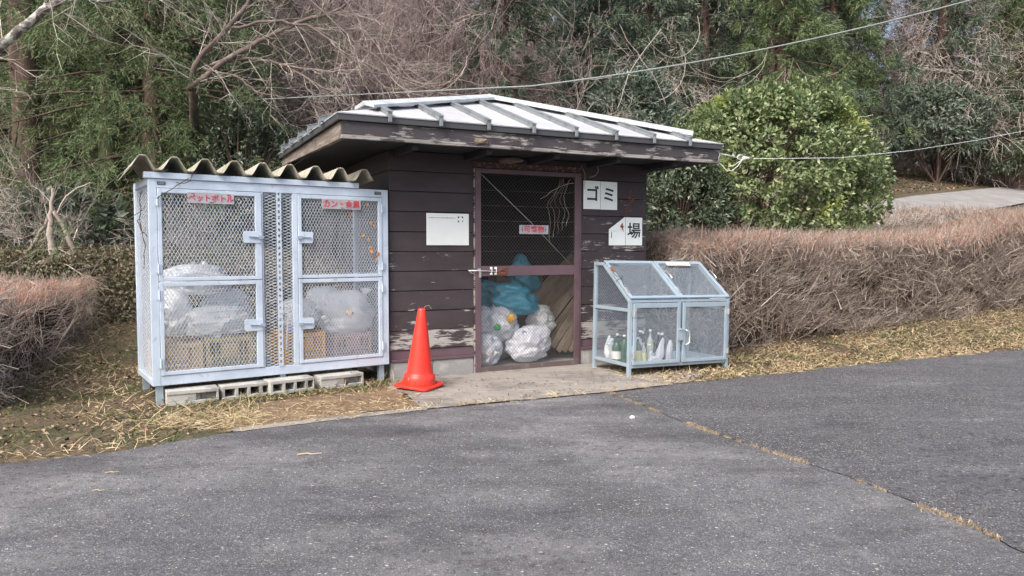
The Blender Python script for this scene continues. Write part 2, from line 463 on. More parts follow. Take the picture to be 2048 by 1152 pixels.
# vegetation
m_twig = mat('hedge_twigs', (0, 0, 0), 0.8, island=[(0.0, (0.15, 0.115, 0.095)), (0.35, (0.27, 0.215, 0.18)), (0.7, (0.38, 0.32, 0.275)), (1.0, (0.54, 0.48, 0.42))])
m_shoot = mat('reddish_shoots', (0, 0, 0), 0.75, island=[(0.0, (0.24, 0.115, 0.08)), (0.4, (0.42, 0.21, 0.15)), (0.75, (0.54, 0.32, 0.235)), (1.0, (0.58, 0.42, 0.32))])
m_hleaf = mat('small_hedge_leaves', (0, 0, 0), 0.6, island=[(0.0, (0.05, 0.06, 0.025)), (0.4, (0.10, 0.10, 0.045)), (0.7, (0.17, 0.10, 0.05)), (1.0, (0.22, 0.15, 0.07))], transl=0.2)
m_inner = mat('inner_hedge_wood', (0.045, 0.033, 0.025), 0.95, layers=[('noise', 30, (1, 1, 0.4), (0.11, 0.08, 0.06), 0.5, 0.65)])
m_bark = mat('brown_bark', (0.085, 0.055, 0.045), 0.9, layers=[('noise', 6, (1, 1, 0.25), (0.15, 0.10, 0.085), 0.46, 0.62), ('noise', 3, I1, (0.05, 0.06, 0.03), 0.58, 0.7)], bump=('noise', 12, (1, 1, 0.2), 0.8, 0.02))
m_barkg = mat('mossy_green_bark', (0.06, 0.075, 0.035), 0.9, layers=[('noise', 8, I1, (0.10, 0.085, 0.05), 0.5, 0.65)], bump=('noise', 12, I1, 0.8, 0.02))
m_cherry = mat('grey_cherry_bark', (0.12, 0.09, 0.085), 0.85, layers=[('noise', 9, I1, (0.22, 0.19, 0.175), 0.5, 0.65)], bump=('noise', 20, I1, 0.5, 0.01))
m_lichen = mat('lichen_bark', (0.12, 0.10, 0.095), 0.9, layers=[('noise', 11, I1, (0.42, 0.44, 0.40), 0.50, 0.58)], bump=('noise', 20, I1, 0.6, 0.01))
m_pink_twig = mat('pinkish_bare_twigs', (0, 0, 0), 0.8, island=[(0.0, (0.15, 0.11, 0.105)), (0.5, (0.27, 0.205, 0.195)), (1.0, (0.43, 0.36, 0.35))])
m_pale_twig = mat('pale_bare_twigs', (0, 0, 0), 0.8, island=[(0.0, (0.24, 0.20, 0.17)), (0.5, (0.40, 0.355, 0.31)), (1.0, (0.60, 0.56, 0.50))])
m_cedar = mat('cedar_needles', (0, 0, 0), 0.6, island=[(0.0, (0.055, 0.095, 0.045)), (0.45, (0.105, 0.165, 0.07)), (0.8, (0.165, 0.23, 0.095)), (1.0, (0.26, 0.25, 0.12))], transl=0.25)
m_cedar2 = mat('dark_cedar_needles', (0, 0, 0), 0.6, island=[(0.0, (0.06, 0.095, 0.065)), (0.6, (0.115, 0.165, 0.11)), (1.0, (0.19, 0.22, 0.15))], transl=0.2)
m_cam = mat('glossy_broad_leaves', (0, 0, 0), 0.32, island=[(0.0, (0.07, 0.11, 0.045)), (0.45, (0.14, 0.195, 0.08)), (0.8, (0.24, 0.30, 0.14)), (1.0, (0.42, 0.47, 0.27))], transl=0.25)
m_camy = mat('young_yellow_leaves', (0, 0, 0), 0.35, island=[(0.0, (0.20, 0.27, 0.07)), (1.0, (0.42, 0.46, 0.15))], transl=0.3)
m_dkleaf = mat('dark_evergreen_leaves', (0, 0, 0), 0.3, island=[(0.0, (0.035, 0.055, 0.032)), (0.6, (0.07, 0.10, 0.058)), (1.0, (0.16, 0.19, 0.13))], transl=0.12)
m_greyleaf = mat('grey_green_leaves', (0, 0, 0), 0.38, island=[(0.0, (0.06, 0.095, 0.065)), (0.6, (0.12, 0.16, 0.12)), (1.0, (0.22, 0.26, 0.21))], transl=0.15)
m_litter = mat('fallen_leaves', (0, 0, 0), 0.8, island=[(0.0, (0.07, 0.045, 0.03)), (0.35, (0.15, 0.095, 0.06)), (0.65, (0.25, 0.175, 0.115)), (0.9, (0.38, 0.29, 0.20)), (1.0, (0.36, 0.19, 0.12))])
m_straw = mat('dry_grass', (0, 0, 0), 0.8, island=[(0.0, (0.26, 0.19, 0.10)), (0.5, (0.42, 0.34, 0.19)), (1.0, (0.58, 0.50, 0.33))])
m_grass = mat('green_grass', (0, 0, 0), 0.6, island=[(0.0, (0.06, 0.09, 0.025)), (0.6, (0.11, 0.15, 0.04)), (1.0, (0.20, 0.22, 0.07))], transl=0.25)
m_moss = mat('dry_orange_moss', (0, 0, 0), 0.9, island=[(0.0, (0.17, 0.125, 0.08)), (0.6, (0.28, 0.22, 0.15)), (1.0, (0.42, 0.36, 0.26))])
m_dryleaf = mat('orange_dry_leaf', (0.55, 0.27, 0.10), 0.7, transl=0.2)
# ---------------------------------------------------------------- terrain and paving
def smooth(t):
    t = np.clip(t, 0, 1)
    return t * t * (3 - 2 * t)

RDX, RDY = math.cos(R(26.3)), math.sin(R(26.3))
def perp(x, y):                      # distance behind the road edge line
    return -(x + 0.64) * RDY + (y - 5.73) * RDX

def hz(x, y):
    x = np.asarray(x, float); y = np.asarray(y, float)
    s = perp(x, y)
    t = np.maximum(0, s - 0.5)
    kx = 0.22 + 0.78 * smooth((x - 1) / 7)
    h = (0.42 * np.minimum(t, 4) + 0.255 * np.clip(t - 4, 0, 12)) * kx
    d = np.hypot(x - 0.2, y - 8.4)
    h = h * smooth((d - 1.9) / 1.5)
    dl = np.hypot(x + 2.2, y - 6.9)
    h = h * (0.25 + 0.75 * smooth((dl - 1.2) / 1.5))
    h = h + 0.10 * np.clip(s - 16, 0, 60)
    h = h - 0.03 * (s < -0.6)
    return h

def lin(a, b, n): return list(np.linspace(a, b, n))
gx = sorted(set([round(v, 3) for v in lin(-300, -40, 9) + lin(-40, -9, 16) + lin(-9, 10, 110) + lin(10, 40, 45) + lin(40, 300, 9)]))
gy = sorted(set([round(v, 3) for v in lin(-120, 2, 12) + lin(2, 12, 66) + lin(12, 40, 60) + lin(40, 300, 16)]))
GX, GY = np.meshgrid(gx, gy, indexing='ij')
GZ = hz(GX, GY)
sp_ = perp(GX, GY)
bump_ = np.zeros_like(GZ)
for i in range(GX.shape[0]):
    for j in range(GX.shape[1]):
        if 0.1 < sp_[i, j] < 20:
            bump_[i, j] = noise.noise(Vector((GX[i, j] * 1.7, GY[i, j] * 1.7, 0))) * 0.03
near_shed = smooth((np.hypot(GX - 0.2, GY - 8.2) - 1.9) / 0.8)
GZ = GZ + bump_ * smooth((sp_ - 0.1) / 0.8) * near_shed
V = np.stack([GX, GY, GZ], -1).reshape(-1, 3)
nx, ny = GX.shape
idx = np.arange(nx * ny).reshape(nx, ny)
F = np.stack([idx[:-1, :-1], idx[1:, :-1], idx[1:, 1:], idx[:-1, 1:]], -1).reshape(-1, 4)
tag(link_mesh('ground', np_mesh('ground', V, F, True), m_ground), kind='structure')

def sheet(name, pts, z, m, thick=0.0, kind='structure', label=None):
    bm = bmesh.new()
    vs = [bm.verts.new((x, y, z)) for x, y in pts]
    f = bm.faces.new(vs)
    bmesh.ops.recalc_face_normals(bm, faces=bm.faces)
    if f.normal.z < 0: bmesh.ops.reverse_faces(bm, faces=[f])
    bmesh.ops.triangulate(bm, faces=bm.faces)
    me = bpy.data.meshes.new(name); bm.to_mesh(me); bm.free()
    return tag(link_mesh(name, me, m), label, kind=kind)

def wobble(pts, step=0.12, amp=0.02, seed=0):
    out = []
    for a, b in zip(pts[:-1], pts[1:]):
        a = Vector(a); b = Vector(b); L = (b - a).length; n = max(1, min(200, int(L / step)))
        d = (b - a).normalized(); pn = Vector((-d.y, d.x))
        for i in range(n):
            p = a.lerp(b, i / n)
            o = noise.noise(Vector((p.x * 2.3, p.y * 2.3, seed))) * amp * 2 + noise.noise(Vector((p.x * 9, p.y * 9, seed))) * amp
            out.append(tuple(p + pn * o))
    out.append(tuple(pts[-1]))
    return out

edge_l = wobble([(-40, -22), (-9, -0.4), (-2.98, 4.25), (-2.39, 4.54), (-1.98, 4.95), (-1.39, 5.31), (-0.64, 5.73), (0.85, 6.40)], amp=0.015)
edge_r = wobble([(0.865, 6.40), (1.51, 6.81), (2.34, 7.21), (3.65, 7.93), (6.41, 9.21), (12, 11.8), (40, 25)], amp=0.03, seed=3)
seam = [(0.85, 6.40), (1.12, 5.62), (1.37, 4.95), (1.66, 4.36), (1.88, 3.88), (2.07, 3.25), (2.12, 2.9), (2.3, 1.5), (2.5, -22)]
seam_w = wobble(seam, step=0.06, amp=0.022, seed=7)
seam_r = [(x + 0.010, y) for x, y in seam_w]
sheet('road', edge_l + seam_w[1:], 0.006, m_asphalt)
sheet('road', [(2.510, -22), (40, -22)][::1] + [(40, 25)] + edge_r[::-1] + seam_r[1:], 0.006, m_asphalt_dark)
# concrete apron in front of the shed door and narrow kerb strip before the soil patch
sheet('concrete_apron', wobble([(-0.70, 5.72), (0.85, 6.42), (1.25, 6.65), (1.66, 6.90)], amp=0.008, seed=5) + [(1.95, 7.35), (2.0, 8.40), (1.40, 8.30), (-0.30, 7.46), (-1.15, 7.02), (-1.12, 6.6), (-0.92, 6.35)], 0.012, m_concrete)
sheet('concrete_strip', wobble([(-1.90, 4.99), (-1.39, 5.30), (-0.66, 5.71)], amp=0.006, seed=8) + wobble([(-0.72, 5.80), (-1.43, 5.42), (-1.95, 5.09)], amp=0.01, seed=9), 0.010, m_concrete)
sheet('bare_soil', wobble([(-1.97, 5.05), (-1.43, 5.40), (-0.74, 5.78), (-0.93, 6.36)], amp=0.05, seed=2) + wobble([(-1.12, 6.75), (-1.62, 6.25), (-2.05, 5.95), (-2.3, 5.6), (-1.97, 5.05)], amp=0.09, seed=4), 0.008, m_soil)
# uphill road at the back right
rc = [(5.5, 13.9), (7.9, 15.9), (12.4, 21.0), (19.5, 28.2), (30, 38), (50, 56)]
V = []; F = []
m_road_far = mat('pale_worn_asphalt', (0.22, 0.215, 0.21), 0.9, layers=[('noise', 1.5, I1, (0.30, 0.29, 0.28), 0.45, 0.65)])
pp = []
for a, b in zip(rc[:-1], rc[1:]):
    for i in range(10): pp.append(Vector(a).lerp(Vector(b), i / 10))
for i, p in enumerate(pp):
    d = (pp[min(i + 1, len(pp) - 1)] - pp[max(i - 1, 0)]).normalized(); n_ = Vector((-d.y, d.x))
    for k in range(7):
        q = p + n_ * (k - 3) * 0.32
        V.append((q.x, q.y, float(hz(q.x, q.y)) + 0.05))
for i in range(len(pp) - 1):
    for k in range(6): F.append((i * 7 + k, (i + 1) * 7 + k, (i + 1) * 7 + k + 1, i * 7 + k + 1))
tag(link_mesh('uphill_road', np_mesh('uphill_road', V, F, True), m_road_far), kind='structure')

# ---------------------------------------------------------------- lettering
def text_part(body, size, m, parent, x, y, z, name='lettering', extrude=0.0015, offset=0.0, sx=1.0, spacing=1.0):
    cu = bpy.data.curves.new('text', 'FONT')
    cu.body = body; cu.size = size; cu.extrude = extrude; cu.offset = offset
    cu.align_x = 'CENTER'; cu.align_y = 'CENTER'; cu.space_character = spacing
    to = bpy.data.objects.new('text', cu); C.objects.link(to)
    dg = bpy.context.evaluated_depsgraph_get()
    me = bpy.data.meshes.new_from_object(to.evaluated_get(dg))
    bpy.data.objects.remove(to)
    me.transform(Matrix.Translation((x, y, z)) @ Matrix.Diagonal((sx, 1, 1, 1)) @ Matrix.Rotation(R(90), 4, 'X'))
    me.materials.clear()
    return link_mesh(name, me, m, parent)

def placed(origin, ang, x, y, z=0.0):
    return (origin[0] + x * math.cos(ang) - y * math.sin(ang), origin[1] + x * math.sin(ang) + y * math.cos(ang), z)

def lattice(x0, x1, z0, z1, cw, ch, w, t=0.0015, wob=0.0, y=0.0, k=4):
    """diamond mesh in the x,z plane as thin sticks"""
    nx = max(1, round((x1 - x0) / cw)); nz_ = max(1, round((z1 - z0) / ch))
    dx = (x1 - x0) / nx / 2; dz = (z1 - z0) / nz_ / 2
    P0 = []; P1 = []
    i, j = np.meshgrid(np.arange(2 * nx), np.arange(2 * nz_), indexing='ij')
    i = i.ravel(); j = j.ravel()
    ev = (i + j) % 2 == 0
    a = np.stack([x0 + i * dx, np.full(i.shape, y), z0 + j * dz], -1)
    c00 = a; c10 = a + [dx, 0, 0]; c01 = a + [0, 0, dz]; c11 = a + [dx, 0, dz]
    P0 = np.where(ev[:, None], c00, c10); P1 = np.where(ev[:, None], c11, c01)
    if wob:
        P0 = P0 + np.array([0, wob, 0]) * np.where(ev, 1, -1)[:, None]
        P1 = P1 + np.array([0, -wob, 0]) * np.where(ev, 1, -1)[:, None]
    return prisms(P0, P1, w / 2, w / 2, k)

# ---------------------------------------------------------------- the shed
SO, SA = (-1.167, 7.05), R(26.4)
shed = thing('garbage_shed', 'dark brown boarded refuse shed with pale metal hipped roof and wire mesh door', 'shed', (SO[0], SO[1], 0), SA)
SW, SD = 3.0, 1.76
# foundation: low wall of concrete blocks
fnd = MB().box(0.03, SW - 0.03, 0.05, SD - 0.03, -0.25, 0.035).build('floor_slab', m_found, shed)
def row_of_blocks(x0, x1, y0, alongx=True, top=0.165):
    L = x1 - x0; n = max(1, round(L / 0.40))
    for i in range(n):
        a = x0 + L * i / n + 0.003; b = x0 + L * (i + 1) / n - 0.003
        mb = MB().box(a, b, y0, y0 + 0.11, -0.25, top + random.uniform(-.003, .003)) if alongx else MB().box(y0, y0 + 0.11, a, b, -0.25, top)
        mb.build('foundation_block', m_found, shed, bev=0.006)
row_of_blocks(0.0, 0.872, 0.0); row_of_blocks(2.13, 3.0, 0.0)
row_of_blocks(0.12, SD - 0.12, 0.0, False); row_of_blocks(0.12, SD - 0.12, SW - 0.11, False); row_of_blocks(0.0, 3.0, SD - 0.11)
# sill rail over the blocks
MB().box(0.005, 0.872, -0.012, 0.10, 0.168, 0.195).box(0.005, 0.872, 0.012, 0.10, 0.195, 0.28).build('sill_beam', m_doorm, shed, bev=0.003)
MB().box(2.13, 2.995, -0.012, 0.10, 0.168, 0.195).box(2.13, 2.995, 0.012, 0.10, 0.195, 0.28).build('sill_beam', m_doorm, shed, bev=0.003)
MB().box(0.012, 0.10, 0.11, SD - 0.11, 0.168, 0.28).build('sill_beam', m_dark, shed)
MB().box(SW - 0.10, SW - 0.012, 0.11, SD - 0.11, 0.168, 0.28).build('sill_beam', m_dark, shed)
# boards
zl = [0.284, 0.47, 0.66, 0.855, 1.045, 1.236, 1.426, 1.62, 1.813, 2.007, 2.195]
peelL = [0.40, 0.29, 0.22, 0.19, 0.24, 0.15, 0.14, 0.17, 0.10, 0.0]
peelR = [0.42, 0.36, 0.28, 0.23, 0.28, 0.30, 0.28, 0.23, 0.16, 0.05]
def board(x0, x1, z0, z1, y, peel, side=None):
    j = random.uniform(-0.0015, 0.0015)
    mb = MB()
    if side is None: mb.add([(x0, y + j, z0 + .002), (x1, y + j, z0 + .002), (x1, y + .006 + j, z1 - .003), (x0, y + .006 + j, z1 - .003),
                             (x0, y + .022, z0 + .002), (x1, y + .022, z0 + .002), (x1, y + .022, z1 - .003), (x0, y + .022, z1 - .003)],
                            [(0, 1, 2, 3), (7, 6, 5, 4), (0, 4, 5, 1), (3, 2, 6, 7), (0, 3, 7, 4), (1, 5, 6, 2)])
    else: mb.box(side, side + 0.022, x0, x1, z0 + .002, z1 - .003)
    o = mb.build('board', m_board, shed, bev=0.0025, seg=1)
    o.color = (max(0, peel), 0, 0, 1)
    return o
for k in range(10):
    board(0.0, 0.872, zl[k], zl[k + 1], 0.0, peelL[k])
    board(2.135, 3.0, zl[k], zl[k + 1], 0.0, peelR[k])
    board(0.024, SD, zl[k], zl[k + 1], 0, 0.0, side=0.0)
    board(0.024, SD, zl[k], zl[k + 1], 0, 0.0, side=SW - 0.022)
    board(0.024, SW - 0.024, zl[k], zl[k + 1], SD - 0.022, 0.0)
    MB().box(0.03, SW - 0.03, SD - 0.05, SD - 0.023, zl[k], zl[k + 1] - .004).build('shade_lining', m_dark, shed)  # added near-black lining: the deep interior's shade is put into its colour
    MB().box(0.0225, 0.03, 0.09, SD - 0.051, zl[k], zl[k + 1] - .004).build('shade_lining', m_dark, shed)
    MB().box(SW - 0.03, SW - 0.0225, 0.09, SD - 0.051, zl[k], zl[k + 1] - .004).build('shade_lining', m_dark, shed)
board(0.875, 2.13, 2.14, 2.195, 0.004, 0.0)
for a, b, z in ((0.03, 0.09, 0.28), (0.80, 0.86, 0.04), (2.145, 2.20, 0.04), (2.91, 2.97, 0.28)):
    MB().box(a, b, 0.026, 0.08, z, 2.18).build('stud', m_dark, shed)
MB().box(0.80, 2.20, 0.006, 0.07, 2.075, 2.137).build('lintel', m_rustw, shed, bev=0.003)
# door
door = MB()
dy0, dy1 = -0.022, 0.004
door.box(0.887, 0.947, dy0, dy1, -0.015, 2.068).box(2.045, 2.105, dy0, dy1, -0.015, 2.068)
door.box(0.947, 2.045, dy0 + .001, dy1 - .001, 2.022, 2.068).box(0.947, 2.045, dy0 + .001, dy1 - .001, 0.985, 1.088)
dr = door.build('door', m_doorm, shed, bev=0.003)
MB().box(0.948, 2.044, dy0 + .002, dy1 - .002, -0.012, 0.062).build('bottom_rail', m_doorb, dr, bev=0.003)
link_mesh('wire_mesh', np_mesh('door_wire', *lattice(0.947, 2.045, 1.088, 2.022, 0.0345, 0.040, 0.0021, wob=0.0015, y=-0.009)), m_mesh3, dr)
link_mesh('wire_mesh', np_mesh('door_wire', *lattice(0.947, 2.045, 0.062, 0.985, 0.0345, 0.040, 0.0021, wob=0.0015, y=-0.009)), m_mesh3, dr)
MB().tube([(0.95, -0.016, 2.01), (1.5, -0.014, 1.55), (2.0, -0.016, 1.09)], 0.004, 5).build('diagonal_wire', m_wire, dr, smooth=True)
o = MB().box(0.8735, 0.884, -0.012, 0.02, -0.01, 2.07).build('door_jamb', m_board, shed); o.color = (0.42, 0, 0, 1)
MB().box(2.108, 2.130, -0.012, 0.02, -0.01, 2.07).build('door_jamb', m_doorm, shed)
# sliding bolt, its staples, padlock and rusty hook
MB().tube([(0.80, -0.035, 1.045), (1.0, -0.036, 1.04), (1.12, -0.034, 1.03)], 0.006, 8).tube([(0.81, -0.03, 1.045), (0.83, -0.035, 1.02), (0.872, -0.03, 1.012)], 0.004, 6).build('bolt_rod', m_steel, dr, smooth=True)
for x in (1.055, 1.105):
    MB().box(x - .012, x + .012, -0.03, -0.0225, 1.055, 1.078).box(x - .012, x + .012, -0.03, -0.0225, 1.0, 1.018).tube([(x, -0.03, 1.075), (x, -0.044, 1.055), (x, -0.044, 1.03), (x, -0.03, 1.01)], 0.004, 6).build('bolt_staple', m_paper, dr)
MB().box(0.905, 0.935, -0.034, -0.0225, 1.045, 1.065).box(0.912, 0.936, -0.046, -0.036, 0.975, 1.03).tube([(0.916, -.04, 1.03), (0.918, -.04, 1.055), (0.93, -.04, 1.055), (0.932, -.04, 1.03)], 0.003, 6).build('padlock', m_steel, dr, bev=0.003)
MB().tube([(1.13, -.03, 1.03), (1.17, -.045, 1.06), (1.225, -.045, 1.075), (1.232, -.03, 1.045), (1.18, -.03, 1.035), (1.14, -.03, 1.02), (1.20, -.03, 1.0), (1.232, -.03, 1.03)], 0.005, 6).box(1.12, 1.20, -0.029, -0.0225, 1.0, 1.05).build('rusty_hook', m_rust, dr, smooth=False)
MB().tube([(2.11, -.01, 2.06), (2.115, -.012, 1.4), (2.11, -.012, 0.6), (2.112, -.01, 0.0)], 0.006, 6).build('hinge_rod', m_doorm, shed)

# roof
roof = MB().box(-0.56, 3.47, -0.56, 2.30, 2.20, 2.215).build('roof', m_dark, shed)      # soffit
ex0, ex1, ey0, ey1, ez = -0.63, 3.54, -0.63, 2.37, 2.385
apex = Vector((1.455, 0.877, 2.925))
corners = [Vector((ex0, ey0, ez)), Vector((ex1, ey0, ez)), Vector((ex1, ey1, ez)), Vector((ex0, ey1, ez))]
for f in range(4):
    A = corners[f]; B = corners[(f + 1) % 4]
    Lf = (B - A).length; e = (B - A) / Lf
    ap = apex - A; xa = ap.dot(e); upv = ap - e * xa; Hs = upv.length; s_ = upv / Hs
    nrm_ = e.cross(s_).normalized()
    if nrm_.z < 0: nrm_ = -nrm_
    n = 9 if f in (0, 2) else 6
    cuts = [Lf * i / n for i in range(n + 1)]
    cuts = [c + (0 if i in (0, n) else -0.02) for i, c in enumerate(cuts)]
    def hgt(a): return Hs * (a / xa if a <= xa else (Lf - a) / (Lf - xa))
    for i in range(n):
        a, b = cuts[i] + 0.003, cuts[i + 1] - 0.003
        if i == 0: a = 0.0
        if i == n - 1: b = Lf
        poly = [(a, 0), (b, 0), (b, hgt(b))]
        if a < xa < b: poly.append((xa, Hs))
        poly.append((a, hgt(a)))
        poly = [p for k, p in enumerate(poly) if k == 0 or (abs(p[0] - poly[k - 1][0]) + abs(p[1] - poly[k - 1][1])) > 1e-4]
        if len(poly) > 2 and abs(poly[-1][0] - poly[0][0]) + abs(poly[-1][1] - poly[0][1]) < 1e-4: poly = poly[:-1]
        top = [A + e * p[0] + s_ * p[1] + nrm_ * 0.012 for p in poly]
        bot = [q - nrm_ * 0.010 for q in top]
        m_ = len(poly)
        MB().add(top + bot, [tuple(range(m_)), tuple(range(2 * m_ - 1, m_ - 1, -1))] + [(k, k + m_, (k + 1) % m_ + m_, (k + 1) % m_) for k in range(m_)]).build('roof_panel', m_roof, roof)
    for i in range(1, n):
        a = cuts[i]; h = hgt(a)
        p0 = A + e * a - s_ * 0.03 + nrm_ * 0.034; p1 = A + e * a + s_ * (h - 0.02) + nrm_ * 0.034
        q = A + e * a - s_ * 0.03 + nrm_ * 0.03
        MB().beam(p0, p1, 0.040, 0.042, nrm_).beam(p0 + nrm_ * 0.0225, p1 + nrm_ * 0.0225, 0.054, 0.005, nrm_).beam(q, q - Vector((0, 0, 0.065)), 0.030, 0.02, e.cross(Vector((0, 0, 1)))).build('roof_batten', m_batten, roof, bev=0.002, seg=1)
    hip = (apex - A)
    st = A + hip * (0.14 if f == 0 else 0.13)
    side = hip.cross(Vector((0, 0, 1))).normalized(); hd = hip.normalized(); upn = side.cross(hd).normalized()
    if upn.z < 0: upn = -upn
    mbh = MB()
    prof = [(-0.105, 0.018), (-0.105, 0.046), (0, 0.088), (0.105, 0.046), (0.105, 0.018), (0, 0.05)]
    va = [st + side * x + upn * z for x, z in prof]; vb = [apex + hd * 0.03 + side * x + upn * z for x, z in prof]
    mbh.add(va + vb, [tuple(range(6)), tuple(range(11, 5, -1))] + [(k, k + 6, (k + 1) % 6 + 6, (k + 1) % 6) for k in range(6)])
    mbh.build('hip_cap', mat('hip_cap_metal', (0.46, 0.49, 0.51), 0.42, layers=[('noise', 6, I1, (0.36, 0.39, 0.41), .5, .65)]) if f == 0 else bpy.data.materials['hip_cap_metal'], roof, bev=0.004)
# drip edge and fascia boards
MB().box(ex0 + .004, ex1 - .004, ey0 + .006, ey0 + .026, 2.335, 2.392).box(ex0 + .006, ex0 + .026, ey0 + .027, ey1 - .006, 2.335, 2.392).box(ex1 - .026, ex1 - .006, ey0 + .027, ey1 - .006, 2.335, 2.392).build('drip_edge', m_drip, roof, bev=0.003)
o = MB().box(-0.585, 3.50, -0.600, -0.572, 2.222, 2.334).build('fascia_board', m_fascia, roof, bev=0.003); o.color = (0.33, 0, 0, 1)
o = MB().box(-0.590, 3.505, -0.606, -0.560, 2.186, 2.219).build('fascia_trim', m_fascia, roof, bev=0.003); o.color = (0.44, 0, 0, 1)
MB().add([(-0.590, -0.571, 2.222), (-0.590, 2.33, 2.285), (-0.590, 2.33, 2.334), (-0.590, -0.571, 2.334), (-0.562, -0.571, 2.222), (-0.562, 2.33, 2.285), (-0.562, 2.33, 2.334), (-0.562, -0.571, 2.334)],
         [(0, 1, 2, 3), (7, 6, 5, 4), (0, 4, 5, 1), (1, 5, 6, 2), (2, 6, 7, 3), (3, 7, 4, 0)]).build('fascia_board', m_barge, roof)
MB().add([(-0.597, -0.559, 2.186), (-0.597, 2.33, 2.25), (-0.597, 2.33, 2.282), (-0.597, -0.559, 2.219), (-0.555, -0.559, 2.186), (-0.555, 2.33, 2.25), (-0.555, 2.33, 2.282), (-0.555, -0.559, 2.219)],
         [(0, 1, 2, 3), (7, 6, 5, 4), (0, 4, 5, 1), (1, 5, 6, 2), (2, 6, 7, 3), (3, 7, 4, 0)]).build('fascia_trim', m_barge, roof)
o = MB().box(3.478, 3.505, -0.571, 2.33, 2.222, 2.334).build('fascia_board', m_fascia, roof); o.color = (0.1, 0, 0, 1)
o = MB().box(-0.585, 3.50, 2.30, 2.33, 2.222, 2.334).build('fascia_board', m_fascia, roof); o.color = (0.1, 0, 0, 1)
for i in range(5):
    x = 0.05 + i * 0.72
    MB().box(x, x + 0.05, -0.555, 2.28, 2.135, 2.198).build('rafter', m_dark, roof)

# signs on the shed
def plate(name, label, cat, o, ang, x0, x1, z0, z1, y, m, t=0.003, group=None, poly=None):
    e_ = thing(name, label, cat, placed(o, ang, (x0 + x1) / 2, y, (z0 + z1) / 2), ang, group)
    w, h = (x1 - x0) / 2, (z1 - z0) / 2
    if poly: MB().prism(poly, -t, 0).build('plate', m, e_)
    else: MB().box(-w, w, -t, 0, -h, h).build('plate', m, e_, bev=0.001, seg=1)
    return e_
nb = plate('notice_board', 'white notice with faint print and a small dark emblem, left of the shed door', 'notice', SO, SA, 0.370, 0.817, 1.297, 1.609, -0.008, m_paper)
mb = MB(); x = -0.20
while x < 0.075:
    w = random.uniform(0.006, 0.012); h = random.uniform(0.006, 0.012)
    mb.box(x, x + w, -0.0045, -0.0025, 0.112 - h / 2, 0.112 + h / 2); x += w + random.uniform(0.002, 0.005)
mb.build('faded_print', m_faint, nb)
mb = MB()
for p in ([(0.105, .128), (.125, .128), (.115, .112), (.105, .108)], [(.14, .128), (.161, .128), (.161, .108), (.152, .114)], [(.105, .09), (.116, .085), (.125, .072), (.105, .072)], [(.152, .073), (.161, .073), (.161, .095), (.156, .088)]):
    mb.prism(p, -0.0045, -0.0025)
mb.build('emblem', m_black, nb)
s = plate('name_sign', 'white plate with black katakana GO character, top right of the shed door', 'sign', SO, SA, 2.155, 2.371, 1.692, 1.996, -0.008, m_paper, group='white character plates on the shed')
text_part('ゴ', 0.175, m_black, s, 0.005, -0.004, 0.0, offset=0.0035)
s = plate('name_sign', 'white plate with black katakana MI character, upper right of the shed door', 'sign', SO, SA, 2.375, 2.591, 1.690, 1.994, -0.008, m_paper, group='white character plates on the shed')
text_part('ミ', 0.175, m_black, s, 0.0, -0.004, 0.0, offset=0.0035)
s = plate('name_sign', 'torn white plate folded over at its corner, beside the black kanji plate', 'sign', SO, SA, 2.486, 2.702, 1.302, 1.612, -0.008, m_paper, group='white character plates on the shed',
          poly=[(-.108, -.155), (.108, -.155), (.108, .155), (.095, .155), (-.108, .02)])
MB().prism([(-.108, .02), (.095, .155), (.06, .04), (-.03, .0)], -0.012, -0.0035).build('folded_corner', m_paper, s)
MB().box(-.078, -.070, -.0045, -.0025, -.075, -.01).build('lettering', m_black, s)
MB().prism([(.03, .05), (.062, .095), (.07, .06), (.09, .05), (.07, .045), (.075, -.005), (.058, .03)], -.0145, -.0125).build('torn_print', m_rust, s)
s = plate('name_sign', 'white plate with black kanji meaning place, right edge of the shed wall', 'sign', SO, SA, 2.707, 2.932, 1.302, 1.612, -0.008, m_paper, group='white character plates on the shed')
text_part('場', 0.185, m_black, s, 0.0, -0.004, -0.005, offset=0.0025)
s = plate('burnables_sign', 'small pale plate with red kanji wired to the shed door mesh', 'sign', SO, SA, 1.372, 1.714, 1.415, 1.508, -0.028, m_plate)
text_part('可燃物', 0.077, m_red, s, 0.0, -0.004, 0.0, offset=0.001, spacing=1.12)
MB().box(-.135, -.131, -.005, -.003, -.025, .03).box(.131, .135, -.005, -.003, -.025, .03).box(-.15, -.131, -.005, -.003, -.004, .0).box(.131, .15, -.005, -.003, -.004, .0).build('tie_wire', m_black, s)

# mud nests under the eave
def lump(name, label, cat, loc, dims, m, seed, amp=0.25):
    e_ = thing(name, label, cat, loc)
    bm = bmesh.new(); bmesh.ops.create_icosphere(bm, subdivisions=3, radius=1)
    for v in bm.verts:
        k = 1 + amp * noise.noise(v.co * 2 + Vector((seed, 0, 0)))
        v.co = Vector((v.co.x * dims[0], v.co.y * dims[1], v.co.z * dims[2])) * k
    me = bpy.data.meshes.new('mass'); bm.to_mesh(me); bm.free()
    for p in me.polygons: p.use_smooth = True
    link_mesh('mass', me, m, e_)
    return e_
m_mud = mat('dried_mud', (0.13, 0.10, 0.08), 0.95, layers=[('noise', 30, I1, (0.22, 0.18, 0.15), 0.5, 0.65)], bump=('noise', 50, I1, 0.6, 0.006))
lump('mud_nest', 'small brown mud nest stuck on the front fascia board', 'nest', placed(SO, SA, 0.67, -0.605, 2.235), (0.085, 0.03, 0.028), m_mud, 3, 0.5)
lump('mud_nest', 'larger rounded mud nest under the eave above the mesh door', 'nest', placed(SO, SA, 1.27, -0.03, 2.165), (0.13, 0.05, 0.035), m_mud, 9)
